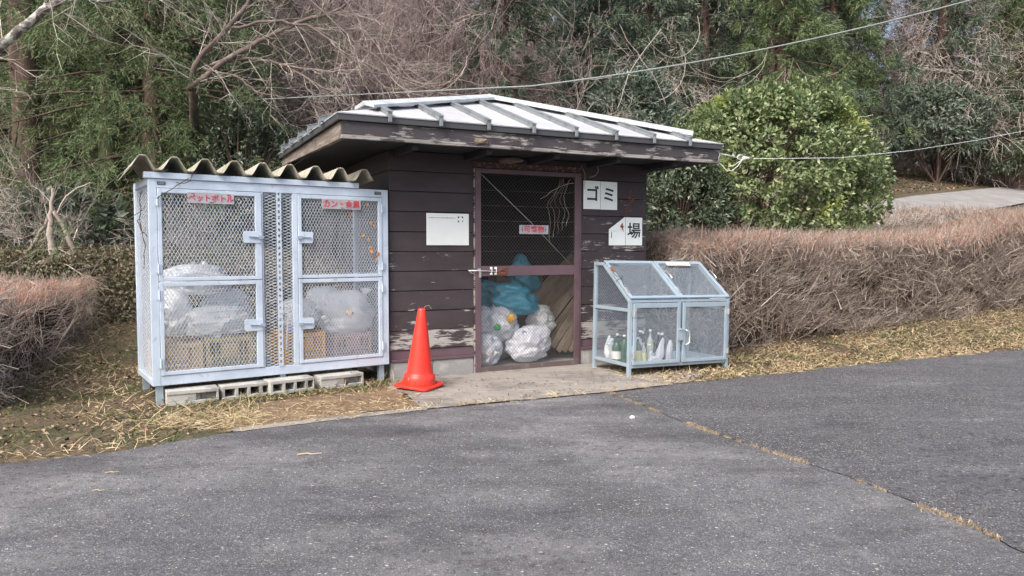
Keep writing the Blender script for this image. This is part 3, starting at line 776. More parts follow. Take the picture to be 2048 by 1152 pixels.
# ---------------------------------------------------------------- mesh locker on the left
LO, LA = (-2.852, 5.83), R(34.8)
LW, LD, LZ0, LZ1 = 2.05, 0.75, 0.165, 1.812
lock = thing('recycling_locker', 'tall pale blue-white steel mesh locker with four doors, left of the shed', 'locker', (LO[0], LO[1], 0), LA)
def bar(name, parent, x0, x1, y0, y1, z0, z1, m=m_galv, b=0.003):
    return MB().box(x0, x1, y0, y1, z0, z1).build(name, m, parent, bev=b)
fy = 0.035
bar('corner_post', lock, 0, 0.060, 0, fy, LZ0, LZ1)
bar('corner_post', lock, LW - 0.062, LW, 0, fy, LZ0, LZ1)
bar('corner_post', lock, 0, 0.04, LD - .04, LD, LZ0, LZ1)
bar('corner_post', lock, LW - 0.04, LW, LD - .04, LD, LZ0, LZ1)
bar('top_rail', lock, 0.061, LW - .063, 0.001, fy, 1.742, LZ1)
bar('bottom_rail', lock, 0.061, LW - .063, 0.001, fy, LZ0, 0.240)
bar('mullion', lock, 0.874, 0.888, 0.001, fy, 0.241, 1.741)
bar('mullion', lock, 1.140, 1.183, 0.001, fy, 0.241, 1.741)
bar('back_rail', lock, 0.041, LW - .041, LD - .04, LD, 1.75, LZ1)
bar('back_rail', lock, 0.041, LW - .041, LD - .04, LD, LZ0, 0.22)
for x in (0.0, LW - .04):
    bar('side_rail', lock, x, x + .04, fy + .001, LD - .041, 1.765, LZ1); bar('side_rail', lock, x, x + .04, fy + .001, LD - .041, LZ0, 0.21)
bar('top_channel', lock, -0.030, 1.757, -0.012, 0.05, 1.814, 1.862)
bar('roof_plate', lock, 0.0, 1.75, 0.052, LD, 1.814, 1.822, m_galv)
bar('floor_plate', lock, 0.041, LW - .041, fy + .001, LD - .041, 0.185, 0.197, m_galv2)
for x in (0.03, 1.02, LW - .09):
    MB().box(x, x + .05, 0.03, 0.036, 0.0, LZ0 - .001).box(x, x + .006, 0.037, 0.08, 0.0, LZ0 - .001).box(x + .044, x + .05, 0.037, .08, 0, LZ0 - .001).build('leg', m_galv2, lock)
    MB().box(x, x + .05, LD - .06, LD - .02, 0.0, LZ0 - .001).build('leg', m_galv2, lock)
def meshpart(parent, name, V, F, m, rot=None):
    if rot is not None:
        V = (np.asarray(V) @ np.array(rot.to_3x3()).T)
    return link_mesh(name, np_mesh(name, V, F), m, parent)
# side, back and centre panels
Mz = Matrix.Rotation(R(90), 4, 'Z')
V, F = lattice(fy + .002, LD - .042, 0.21, 1.765, 0.075, 0.034, 0.0042, wob=0.001, y=-0.012)
meshpart(lock, 'side_mesh', V, F, m_mesh, Mz)
V, F = lattice(fy + .002, LD - .042, 0.21, 1.765, 0.055, 0.027, 0.0045, wob=0.002, y=-(LW - .012))
meshpart(lock, 'side_mesh', V, F, m_mesh, Mz)
V, F = lattice(0.042, LW - .042, 0.22, 1.75, 0.06, 0.10, 0.0024, wob=0.002, y=LD - .02, k=3)
meshpart(lock, 'back_mesh', V, F, m_mesh2)  # darker than the other panels: shade at the locker's back painted as colour
V, F = lattice(0.888, 1.140, 0.241, 1.741, 0.056, 0.0275, 0.0042, wob=0.002, y=0.014)
meshpart(lock, 'centre_mesh', V, F, m_mesh)
# perforated strip in the centre
mb = MB().box(1.000, 1.012, -0.004, 0.0, 0.235, 1.742).box(1.030, 1.042, -0.004, 0.0, 0.235, 1.742)
z = 0.24
while z < 1.73:
    mb.box(1.012, 1.030, -0.004, 0.0, z, z + 0.026); z += 0.052
mb.build('perforated_strip', m_galv, lock)
# maker's plates
for x in (0.065, 1.915):
    e_ = MB().box(x, x + .062, -0.003, -0.0005, 1.765, 1.792).build('maker_plate', m_black, lock)
    MB().box(x + .008, x + .054, -0.0042, -0.0032, 1.782, 1.786).box(x + .006, x + .056, -0.0042, -0.0032, 1.771, 1.775).build('plate_print', m_plate, e_)
# doors
def mesh_door(x0, x1, z0, z1, hinge_left, handle_z):
    st_l, st_r = (0.030, 0.052) if hinge_left else (0.032, 0.036)
    d = MB().box(x0, x0 + st_l, -0.008, 0.018, z0, z1).box(x1 - st_r, x1, -0.008, 0.018, z0, z1).box(x0 + st_l, x1 - st_r, -0.007, 0.017, z0, z0 + .030).box(x0 + st_l, x1 - st_r, -0.007, 0.017, z1 - .034, z1).build('mesh_door', m_galv, lock, bev=0.003)
    V, F = lattice(x0 + st_l, x1 - st_r, z0 + .030, z1 - .034, 0.0275, 0.050, 0.0038, wob=0.002, y=0.006)
    meshpart(d, 'expanded_mesh', V, F, m_mesh)
    hx = x1 - 0.155 if hinge_left else x0 - 0.028
    mb = MB()
    a, b = hx, hx + 0.16
    r = 0.018
    poly = []
    for cx, cz, t0 in ((b - r, handle_z + .05 - r, 0), (a + r, handle_z + .05 - r, 90), (a + r, handle_z - .05 + r, 180), (b - r, handle_z - .05 + r, 270)):
        for q in range(4): poly.append((cx + r * math.cos(R(t0 + q * 30)), cz + r * math.sin(R(t0 + q * 30))))
    # the plate only covers the door side, notched where it meets the stile
    xs0, xs1 = (a, x1 - 0.001) if hinge_left else (x0 + 0.001, b)
    poly = [(min(max(x, xs0), xs1), z) for x, z in poly]
    mb.prism(poly, -0.014, -0.0085)
    h = mb.build('latch_plate', m_galv, d, bev=0.001, seg=1)
    MB().tube([(a + .045, -0.022, handle_z + .004), (b - .02, -0.022, handle_z - .002)], 0.006, 6).box(*( (x1 - .03, x1 + .014) if hinge_left else (x0 - .014, x0 + .03)), -0.03, -0.0145, handle_z - .014, handle_z + .012).build('latch_bolt', m_galv2, h)
    for zz in ((z0 + .10, z1 - .10)):
        hx2 = x0 if hinge_left else x1
        MB().box(hx2 - .028, hx2 + .020, -0.012, -0.0085, zz - .035, zz + .035).tube([(hx2 - .002, -0.014, zz - .04), (hx2 - .002, -0.014, zz + .04)], 0.006, 8).build('hinge', m_galv, d)
    return d
mesh_door(0.064, 0.871, 1.001, 1.737, True, 1.36)
mesh_door(0.064, 0.871, 0.246, 0.993, True, 0.612)
mesh_door(1.187, 1.984, 1.001, 1.737, False, 1.36)
mesh_door(1.187, 1.984, 0.246, 0.993, False, 0.600)
s = plate('pet_bottle_sign', 'grey plate with red katakana for plastic bottles on the upper left mesh door', 'sign', LO, LA, 0.285, 0.645, 1.628, 1.716, -0.014, m_plate)
text_part('ペットボトル', 0.060, m_red, s, 0.0, -0.0045, -0.002, offset=0.0008, spacing=0.98)
MB().box(-.155, -.125, -.005, -.003, .030, .034).box(.125, .155, -.005, -.003, .03, .034).box(-.015, .02, -.005, -.003, -.034, -.030).build('tie_wire', m_black, s)
s = plate('cans_sign', 'grey plate with red characters for cans and metal on the upper right mesh door', 'sign', LO, LA, 1.400, 1.769, 1.618, 1.706, -0.014, m_plate)
text_part('カン・金属', 0.070, m_red, s, 0.0, -0.0045, -0.002, offset=0.0008)
MB().box(-.155, -.125, -.005, -.003, .030, .034).box(-.015, .02, -.005, -.003, -.034, -.030).build('tie_wire', m_black, s)

# corrugated sheet lying on the locker
cs = thing('corrugated_sheet', 'mossy grey corrugated cement sheet lying on top of the mesh locker', 'roofing sheet', placed(LO, LA, 0, 0, 1.872), LA, rx=R(-4))
NX, NY = 230, 6
x0, x1, y0, y1 = -0.135, 1.885, -0.05, 0.60
V = []; F = []
for layer in (0, 1):
    for i in range(NX + 1):
        x = x0 + (x1 - x0) * i / NX
        w = math.cos(2 * PI * (x + 0.04) / 0.23)
        w = max(-1, min(1, 1.22 * w))
        sl = 0.052 * (w + 1)
        for j in range(NY + 1):
            y = y0 + (y1 - y0) * j / NY
            V.append((x, y + 0.004 * noise.noise(Vector((x * 9, 0, 0))) * (j == 0), sl + layer * 0.009 + 0.003 * noise.noise(Vector((x * 3, y * 3, 1)))))
W_ = NY + 1; O_ = (NX + 1) * W_
for i in range(NX):
    for j in range(NY):
        a = i * W_ + j
        F.append((a, a + 1, a + W_ + 1, a + W_)); F.append((O_ + a, O_ + a + W_, O_ + a + W_ + 1, O_ + a + 1))
    for j in (0, NY):
        a = i * W_ + j; F.append((a, a + W_, O_ + a + W_, O_ + a))
for i in (0, NX):
    for j in range(NY):
        a = i * W_ + j; F.append((a, a + 1, O_ + a + 1, O_ + a))
link_mesh('sheet', np_mesh('sheet', V, F, False), m_slate, cs)
for k in range(4):
    MB().lathe([(0.012, 0), (0.012, 0.006), (0.005, 0.008), (0.005, 0.02)], 8, (0.88 + 0.23 * k + 0.04, 0.05, 0.113)).build('bolt_head', m_porcelain, cs)

# ---------------------------------------------------------------- hollow blocks under the locker
def hollow_block(label, x, y, z, rz, solid=False, w=0.39, d=0.19, h=0.118):
    t = thing('hollow_block', label, 'concrete block', placed(LO, LA, x, y, z), LA + rz, 'concrete blocks under the locker')
    if not solid:
        mb = MB().box(0, w, 0, d, 0, 0.028).box(0, w, 0, d, h - 0.028, h)
        for a, b in ((0, .024), (.105, .132), (.205, .232), (.305, .332), (w - .012, w)): mb.box(a, b, 0.0005, d - .0005, 0.028, h - .028)
    else:
        mb = MB().box(0, w, 0, d, 0, 0.03).box(0, w, 0, d, h - 0.03, h).box(0.0, 0.25, 0.0305, d, .03, h - .03).box(0.0, 0.22, 0.008, 0.03, .03, h - .03).box(w - .02, w, 0.0005, d, .03, h - .03).box(.25, w - .02, .07, d, .03, h - .03)
    mb.build('body', m_block, t, bev=0.004)
    return t
hollow_block('grey concrete block with one long recess, leftmost under the mesh locker', 0.08, -0.10, 0.012, R(-5), True)
hollow_block('hollow concrete block with square holes in front, second from left under the locker', 0.50, -0.10, 0.010, R(0))
hollow_block('hollow concrete block, whitest on top, third from the left under the locker', 0.88, -0.155, 0.020, R(3))
hollow_block('pale concrete block with plain front, rightmost of the four under the locker', 1.33, -0.13, 0.012, R(2), True, 0.41)

# ---------------------------------------------------------------- traffic cone
cone = thing('traffic_cone', 'plain red traffic cone standing before the shed wall', 'traffic cone', (-0.835, 6.60, 0.034), R(-38))
cone.rotation_mode = 'XYZ'
cone.rotation_euler = (R(1.5), R(3.6), R(-24))
prof = [(0.146, 0.018), (0.149, 0.035), (0.143, 0.075), (0.139, 0.098), (0.131, 0.108), (0.121, 0.116)]
prof += [(0.118 - 0.083 * t, 0.126 + 0.555 * t) for t in [i / 8 for i in range(9)]] + [(0.032, 0.692), (0.024, 0.700), (0.018, 0.701)]
MB().lathe(prof, 48, cap=False).lathe([(0.018, 0.701), (0.016, 0.60)], 24, cap=False).build('body', m_cone, cone, smooth=True)
bs_ = []
w = 0.176; r = 0.045
for cx, cy, t0 in ((w - r, w - r, 0), (-w + r, w - r, 90), (-w + r, -w + r, 180), (w - r, -w + r, 270)):
    for q in range(7): bs_.append((cx + r * math.cos(R(t0 + q * 15)), cy + r * math.sin(R(t0 + q * 15))))
n = len(bs_)
mb = MB().add([(x, y, 0.0) for x, y in bs_] + [(x, y, 0.016) for x, y in bs_] + [(x * .93, y * .93, 0.023) for x, y in bs_],
              [tuple(range(n))[::-1], tuple(range(2 * n, 3 * n))] + [(k, (k + 1) % n, (k + 1) % n + n, k + n) for k in range(n)] + [(k + n, (k + 1) % n + n, (k + 1) % n + 2 * n, k + 2 * n) for k in range(n)])
mb.build('base', m_cone, cone, bev=0.002)
MB().tube([(0.02, 0, 0.69), (0.03, 0.0, 0.72), (0.06, 0.02, 0.73), (0.08, 0.03, 0.70)], 0.0015, 5).build('string', m_straw, cone)

# ---------------------------------------------------------------- crates
def crate(label, frame, x, y, z, w, d, h, m, rz=0, panel=True):
    t = thing('plastic_crate', label, 'crate', placed(*frame, x, y, z), frame[1] + rz, 'plastic crates in the locker')
    mb = MB(); p = 0.028
    mb.box(0, w, 0, d, 0, 0.008)
    for xx in (0, w - p):
        for yy in (0, d - p): mb.box(xx, xx + p, yy, yy + p, 0.008, h)
    def side(a0, a1, vert, y):
        def B(u0, u1, z0, z1, dep=0.006, out=0.0):
            if vert: mb.box(y - out if y == 0 else y - dep, (y + dep) if y == 0 else y + out, u0, u1, z0, z1)
            else: mb.box(u0, u1, y - out if y == 0 else y - dep, (y + dep) if y == 0 else y + out, z0, z1)
        B(a0, a1, h - .035, h, .012); B(a0, a1, 0.008, .035, .008); B(a0, a1, h * .45, h * .45 + .014)
        nn = int((a1 - a0) / .042)
        for i in range(1, nn):
            u = a0 + (a1 - a0) * i / nn
            B(u - .006, u + .006, .035, h - .035)
        B(a0, a1, h * .27, h * .27 + .010, .005)
        if panel: B((a0 + a1) / 2 - .06, (a0 + a1) / 2 + .06, h * .5, h - .05, .004, .003)
    side(p, w - p, False, 0); side(p, w - p, False, d); side(p, d - p, True, 0); side(p, d - p, True, w)
    mb.build('body', m, t)
    return t
LF = (LO, LA)
crate('beige slatted plastic crate, left corner of the mesh locker floor', LF, 0.05, 0.09, 0.198, 0.35, 0.45, 0.285, m_crate_beige)
crate('olive brown plastic crate standing beside the beige crate', LF, 0.425, 0.08, 0.198, 0.375, 0.45, 0.315, m_crate_olive)
crate('mustard yellow plastic crate behind the right locker door', LF, 1.10, 0.14, 0.198, 0.375, 0.40, 0.30, m_crate_yel)
crate('dusty pink plastic crate in the right corner under a big bag', LF, 1.57, 0.16, 0.198, 0.37, 0.42, 0.26, m_crate_pink)

# ---------------------------------------------------------------- bags
def bag(label, frame, x, y, z, rx, ry, h, m, seed, group, contents=0, tuft=None, handles=False, rz=0, name='rubbish_bag', lean=(0, 0), ccol=None, point=0.0):
    t = thing(name, label, 'bag', placed(*frame, x, y, z), frame[1] + rz, group)
    NU, NVv = 66, 42
    V = []; F = []
    sv = Vector((seed * 3.1, seed * 1.7, seed))
    for j in range(NVv + 1):
        ph = PI * j / NVv
        for i in range(NU):
            th = 2 * PI * i / NU
            d = Vector((math.sin(ph) * math.cos(th), math.sin(ph) * math.sin(th), -math.cos(ph)))
            k = 1 + 0.30 * noise.noise(d * 1.4 + sv) + 0.14 * noise.noise(d * 3.1 + sv)
            dist, _ = noise.voronoi(d * 2.3 + sv + noise.noise_vector(d * 1.3 + sv) * .6)
            k -= 0.11 * max(0.0, 0.32 - (dist[1] - dist[0])) / 0.32
            dist, _ = noise.voronoi(d * 5.5 + sv * 2)
            k -= 0.022 * max(0.0, 0.30 - (dist[1] - dist[0])) / 0.30
            k += 0.05 * abs(noise.noise(Vector((th * 3.0, ph * 1.2, seed)) + d * 3)) - 0.03 * abs(noise.noise(d * 13 + sv))
            sq = (abs(d.x) ** 2.6 + abs(d.y) ** 2.6) ** (-1 / 2.6) if (abs(d.x) + abs(d.y)) > 1e-6 else 1
            rr = max(0.0, math.sin(ph)) ** 0.68 * (0.75 + 0.25 * sq * math.sin(ph))
            u = j / NVv
            if point: rr *= 1 - point * max(0, (u - 0.35) / 0.65) ** 0.8
            p = Vector((math.cos(th) * rr * rx * k, math.sin(th) * rr * ry * k, h / 2 * (1 - math.cos(ph) * (0.94 + 0.06 * k))))
            fl = max(0, 1 - p.z / (h * 0.25))
            p.x *= 1 + 0.10 * fl * (1 if u > .02 else 0); p.y *= 1 + 0.10 * fl
            p.x += lean[0] * max(0.0, p.z / h) ** 1.3; p.y += lean[1] * (p.z / h)
            V.append(tuple(p))
    for j in range(NVv):
        for i in range(NU):
            F.append((j * NU + i, j * NU + (i + 1) % NU, (j + 1) * NU + (i + 1) % NU, (j + 1) * NU + i))
    link_mesh('film', np_mesh('bag_film', V, F, True), m, t)
    if contents:
        P0 = []; P1 = []; rad = []
        rr_ = random.Random(seed)
        for _ in range(contents):
            while True:
                a = Vector((rr_.uniform(-1, 1), rr_.uniform(-1, 1), rr_.uniform(-1, 1)))
                if a.length < 0.86: break
            c = Vector((a.x * rx * 1.0, a.y * ry * 1.0, h / 2 * (1 + a.z * .95)))
            dd = Vector((rr_.gauss(0, 1), rr_.gauss(0, 1), rr_.gauss(0, 1))).normalized() * rr_.uniform(.03, .075)
            P0.append(tuple(c - dd)); P1.append(tuple(c + dd)); rad.append(rr_.uniform(.018, .032))
        Vc, Fc = prisms(P0, P1, np.array(rad), np.array(rad) * 0.8, 7)
        tag(link_mesh('contents', np_mesh('bag_contents', Vc, Fc, True), ccol or m_rubbish, t), kind='stuff')
    if tuft:
        tx, ty, tz, ln, ax, az = tuft
        mbx = MB(); K = 18
        ring = lambda r, q, wv: [Vector((tx, ty, tz)) + Vector((ax, 0, az)).normalized() * q + Vector((math.cos(2 * PI * i / K) * r * (1 + wv * math.sin(i * 5.1 + seed)), math.sin(2 * PI * i / K) * r * .6, math.cos(2 * PI * i / K) * r * -.3 * ax)) for i in range(K)]
        rg = ring(.05, -.03, .1) + ring(.016, 0.02, 0) + ring(.03, ln * .5, .35) + ring(.05, ln, .55)
        mbx.add(rg, [(q * K + i, q * K + (i + 1) % K, (q + 1) * K + (i + 1) % K, (q + 1) * K + i) for q in range(3) for i in range(K)])
        mbx.build('knot', m, t, smooth=True)
    if handles:
        hz_ = h * 0.94
        for sgn in (-1, 1):
            pts = [Vector((sgn * .07 + lean[0] * .9, 0, hz_ - .05)), Vector((sgn * .09 + lean[0], 0, hz_ + .05)), Vector((sgn * .055 + lean[0], .01, hz_ + .11)), Vector((sgn * .015 + lean[0], 0, hz_ + .05)), Vector((sgn * .02 + lean[0] * .9, 0, hz_ - .04))]
            MB().tube(pts, [.022, .014, .011, .014, .022], 6).build('handle', m, t, smooth=True)
    return t
g1 = 'bags of bottles and cans in the locker'
bag('clear white bag of plastic bottles lying across the crates at the front', LF, 0.57, 0.29, 0.505, 0.29, 0.19, 0.27, m_bag, 3, g1, 34, tuft=(0.30, 0, .12, .09, 1, -.1))
bag('clear bag wedged at the left side of the locker above the beige crate', LF, 0.22, 0.40, 0.52, 0.16, 0.20, 0.40, m_bag, 5, g1, 36)
bag('clear bag behind the front bag on the olive crate', LF, 0.70, 0.54, 0.53, 0.22, 0.14, 0.38, m_bag, 7, g1, 40)
bag('domed white bag on top of the pile, highest in the left half', LF, 0.43, 0.42, 0.86, 0.29, 0.22, 0.27, m_bag, 9, g1, 30)
eb = bag('big clear bag of crushed cans on the pink crate', LF, 1.76, 0.36, 0.43, 0.27, 0.22, 0.44, m_bag, 62, g1, 110, rz=.1, tuft=(0.19, 0, .36, .10, .7, .8))
bag('clear bag slumped behind the big bag of cans', LF, 1.60, 0.50, 0.52, 0.20, 0.15, 0.38, m_bag, 15, g1, 40)
bag('small clear bag resting on the yellow crate beside the big bag', LF, 1.31, 0.40, 0.50, 0.18, 0.15, 0.30, m_bag, 14, g1, 30)
t = thing('white_stick', 'thin white stick standing behind the centre mesh of the locker', 'stick', placed(LO, LA, 1.10, 0.10, 0.21), LA)
MB().beam((0, 0, 0.16), (0.02, 0, 0.52), 0.018, 0.006).build('stick', m_paper, t)
t = thing('lilac_packet', 'small lilac packet lying on the yellow crate rim', 'packet', placed(LO, LA, 1.15, 0.16, 0.502), LA)
MB().box(0, 0.11, 0, 0.07, 0, 0.05).build('packet', m_purple, t, bev=0.008)

# dry leaves caught in the right-hand mesh
leaf_words = ['orange dead leaf hanging over the red lettering of the cans sign', 'orange dead leaf just right of the cans sign', 'orange dead leaf a little below the cans sign',
              'upper leaf of the pair near the right hinge side', 'lower leaf of the pair near the right hinge side', 'dead leaf furthest left below the pair, level with the latch',
              'small dead leaf right of the latch-level one', 'dead leaf in the lower cluster, upper left', 'dead leaf touching the door stile in the lower cluster',
              'lowest dead leaf of the lower cluster', 'dead leaf alone between the middle and lower clusters']
for i, (x, z) in enumerate([(1.585, 1.68), (1.83, 1.665), (1.66, 1.585), (1.875, 1.50), (1.90, 1.475), (1.785, 1.38), (1.845, 1.345), (1.87, 1.24), (1.94, 1.21), (1.91, 1.17), (1.865, 1.275)]):
    t = thing('dry_leaf', leaf_words[i], 'leaf', placed(LO, LA, x, -0.012, z), LA, 'dead leaves caught in the locker mesh', ry=random.uniform(0, 6))
    w = random.uniform(.016, .028)
    MB().add([(0, 0, -w), (w * .7, -.008, 0), (w * .3, -.014, w), (-w * .6, -.004, w * .5), (-w * .8, -.010, -w * .3)], [(0, 1, 2), (0, 2, 3), (0, 3, 4)]).build('blade', m_dryleaf, t)

# ---------------------------------------------------------------- rubbish inside the shed
SF = (SO, SA)
g2 = 'rubbish bags inside the shed'
bag('large bright blue bag on top of the white bags', SF, 1.56, 0.40, 0.53, 0.30, 0.20, 0.36, m_bagb, 22, g2, rz=R(-6), lean=(-.16, 0))
bag('second blue bag pressed behind the first at the left', SF, 1.22, 0.62, 0.50, 0.24, 0.20, 0.42, m_bagb, 28, g2)
bag('dark blue pointed bag highest at the back of the shed', SF, 1.86, 0.80, 0.75, 0.22, 0.16, 0.46, m_bagb, 23, g2, point=.75, lean=(-.06, 0))
bag('white carrier bag tied with handles beneath the blue bag', SF, 1.34, 0.34, 0.26, 0.19, 0.16, 0.40, m_bagw, 25, g2, 12, handles=True)
bag('full white bag leaning at the foot of the cardboard sheets', SF, 1.60, 0.22, 0.04, 0.25, 0.16, 0.40, m_bagw, 27, g2, 20, tuft=(0.20, -.02, .36, .07, .9, .3), rz=.1, lean=(.06, 0))
bag('small white bag low in the left corner behind the mesh door', SF, 1.08, 0.16, 0.04, 0.17, 0.12, 0.34, m_bagw, 29, g2, 12)
bag('greyish white bag behind the small bag on the left', SF, 1.10, 0.38, 0.30, 0.16, 0.15, 0.36, m_bagw, 31, g2, 10)
bag('grey translucent bag squeezed between blue bag and cardboard', SF, 1.86, 0.40, 0.30, 0.15, 0.15, 0.34, m_bag, 33, g2, 16)
bag('white bag filling the gap in the middle of the pile', SF, 1.38, 0.58, 0.04, 0.30, 0.2, 0.48, m_bagw, 35, g2, 10)
lump('orange_peel', 'round mustard yellow wrapper stuck between the white bags', 'wrapper', placed(SO, SA, 1.37, 0.155, 0.53), (0.045, 0.02, 0.045), mat('mustard_wrapper', (0.5, 0.27, 0.04), 0.4), 2)
lump('green_wrapper', 'small green wrapper among the white bags', 'wrapper', placed(SO, SA, 1.21, 0.16, 0.44), (0.035, 0.02, 0.035), mat('green_wrapper', (0.03, 0.25, 0.08), 0.4), 4)
# cardboard and boards leaning to the right
g5 = random.Random(3)
card_words = ['lowest and nearest', 'second from the front', 'third from the front', 'fourth, sticking out lowest', 'fifth, with a split edge', 'sixth, set further right', 'seventh, narrow', 'eighth, half hidden', 'ninth, leaning steepest', 'rearmost and longest']
for i in range(10):
    x = 2.14 - .050 * i; yy = .14 + .05 * i; a = 58 - i * 1.5 + g5.uniform(-1.5, 1.5); wd = g5.uniform(.045, .085); L = g5.uniform(.80, 1.0)
    if i == 9: x, wd, L, a, yy = 1.62, .36, 1.15, 43, .75
    t = thing('flattened_cardboard', 'brown cardboard sheet, ' + card_words[i] + ' in the leaning stack', 'cardboard', placed(SO, SA, x + wd * .3, yy, .06 + wd * .35 + .012 * i + g5.uniform(0, .05)), SA, 'flattened cardboard sheets leaning inside the shed', ry=R(-a))
    mb = MB()
    for k in range(4):
        mb.box(k * .008, L - k * .02, -.02 + k * .007, -.015 + k * .007, -wd / 2 + k * .008, wd / 2 - k * .003)
    mb.build('sheets', m_card2 if i in (2, 5, 8, 9) else m_card, t, bev=0.001, seg=1)
t = thing('cardboard_box', 'large flattened brown carton behind the blue bag', 'cardboard', placed(SO, SA, 1.60, 1.0, 0.05), SA)
MB().box(0.0, 0.62, 0, .25, 0, 0.93).build('carton', m_card2, t, bev=.01)

# ---------------------------------------------------------------- low slanted bottle bin on the right
BO, BA = (1.134, 7.17), R(26)
BW, BD = 1.262, 0.66
binn = thing('bottle_bin', 'low galvanised mesh bin with slanted double lid, right of the shed door', 'bin', (BO[0], BO[1], 0), BA, ry=R(0.9))
q = 0.036
yb = BD - 0.17; ZT, ZF, ZB = 1.125, 0.765, 0.105
for x in (0, BW - q):
    bar('post', binn, x, x + q, 0, q, -0.0 if x == 0 else 0.03, ZF, m_galv2)
    bar('post', binn, x, x + q, BD - q, BD, 0.0 if x == 0 else 0.03, ZT, m_galv2)
    bar('side_rail', binn, x + .002, x + q - .002, q + .001, BD - q - .001, ZB, ZB + .032, m_galv2)
    bar('side_rail', binn, x + .002, x + q - .002, q + .001, BD - q - .001, 0.645, 0.677, m_galv2)
    bar('top_rail', binn, x, x + q, yb, BD - q - .001, ZT - .034, ZT, m_galv2)
    MB().beam((x + q / 2, 0.018, ZF - .018), (x + q / 2, yb - .001, ZT - .020), q - .002, 0.032, (0, -0.6, 0.8)).build('slanted_rail', m_galv2, binn, bev=.003)
bar('front_rail', binn, q + .001, BW - q - .001, .001, q - .001, ZB - .012, ZB + .018, m_galv2)
bar('front_rail', binn, q + .001, BW - q - .001, .001, q - .001, ZF - .028, ZF - .002, m_galv2)
bar('back_rail', binn, q + .001, BW - q - .001, BD - q + .001, BD - .001, ZT - .034, ZT - .001, m_galv2)
bar('back_rail', binn, q + .001, BW - q - .001, BD - q + .001, BD - .001, ZB, ZB + .03, m_galv2)
bar('top_rail', binn, q + .001, BW - q - .001, yb, yb + .03, ZT - .03, ZT - .001, m_galv2)
bar('top_plate', binn, q + .001, BW - q - .001, yb + .031, BD - q, ZT - .010, ZT - .004, m_galv2)
bar('centre_post', binn, 0.612, 0.634, .002, q - .002, ZB + .019, ZF - .029, m_galv2)
bar('floor_plate', binn, q + .001, BW - q - .001, q + .001, BD - q, ZB + .002, ZB + .010, m_galv2)
def filt(VF, fn):
    V, F = VF
    k = 6 if len(V) % 6 == 0 else 8
    P = V.reshape(-1, k, 3); keep = fn(P.mean(1))
    P = P[keep]; n = len(P); kk = k // 2
    b = np.arange(n)[:, None] * k
    F = np.concatenate([b + np.array([[j, (j + 1) % kk, kk + (j + 1) % kk, kk + j]]) for j in range(kk)])
    return P.reshape(-1, 3), F
slope = (ZT - ZF) / yb
for sx in (0.018, BW - 0.018):
    VF = lattice(q, BD - q, ZB + .03, ZT - .03, 0.026, 0.0135, 0.0018, y=-sx, k=3)
    V, F = filt(VF, lambda c: c[:, 2] < ZF - .02 + slope * c[:, 0])
    meshpart(binn, 'side_mesh', V, F, m_mesh2, Mz)
V, F = lattice(q, BW - q, ZB + .03, ZT - .03, 0.03, 0.035, 0.0018, y=BD - .018, k=3)
meshpart(binn, 'back_mesh', V, F, m_mesh2)
for x0, x1 in ((0.040, 0.606), (0.640, BW - .040)):
    d = MB().box(x0, x0 + .034, -.022, -.001, ZB + .022, ZF - .034).box(x1 - .034, x1, -.022, -.001, ZB + .022, ZF - .034).box(x0 + .034, x1 - .034, -.0215, -.0015, ZB + .022, ZB + .056).box(x0 + .034, x1 - .034, -.0215, -.0015, ZF - .080, ZF - .034).build('mesh_door', m_galv2, binn, bev=.003)
    V, F = lattice(x0 + .034, x1 - .034, ZB + .056, ZF - .080, 0.0135, 0.023, 0.0018, y=-.010, k=3)
    meshpart(d, 'expanded_mesh', V, F, m_mesh2)
    left = x0 < .3
    for zz in (0.22, 0.63):
        hx = x0 if left else x1
        MB().box(hx - .022, hx + .022, -.027, -.0225, zz - .028, zz + .028).tube([(hx, -.029, zz - .03), (hx, -.029, zz + .03)], .006, 8).build('hinge', m_steel, d)
    if not left:
        MB().tube([(x0 + .02, -.023, .46), (x0 + .02, -.055, .455), (x0 + .055, -.06, .44), (x0 + .055, -.06, .33), (x0 + .02, -.055, .31), (x0 + .02, -.023, .305)], .006, 8).build('handle', m_steel, d, smooth=True)
    else:
        MB().box(x1 - .04, x1 + .03, -.034, -.0225, .35, .47).tube([(x1 - .03, -.04, .46), (x1 + .0, -.05, .47), (x1 + .02, -.04, .45)], .005, 6).build('latch', m_galv2, d, bev=.003)
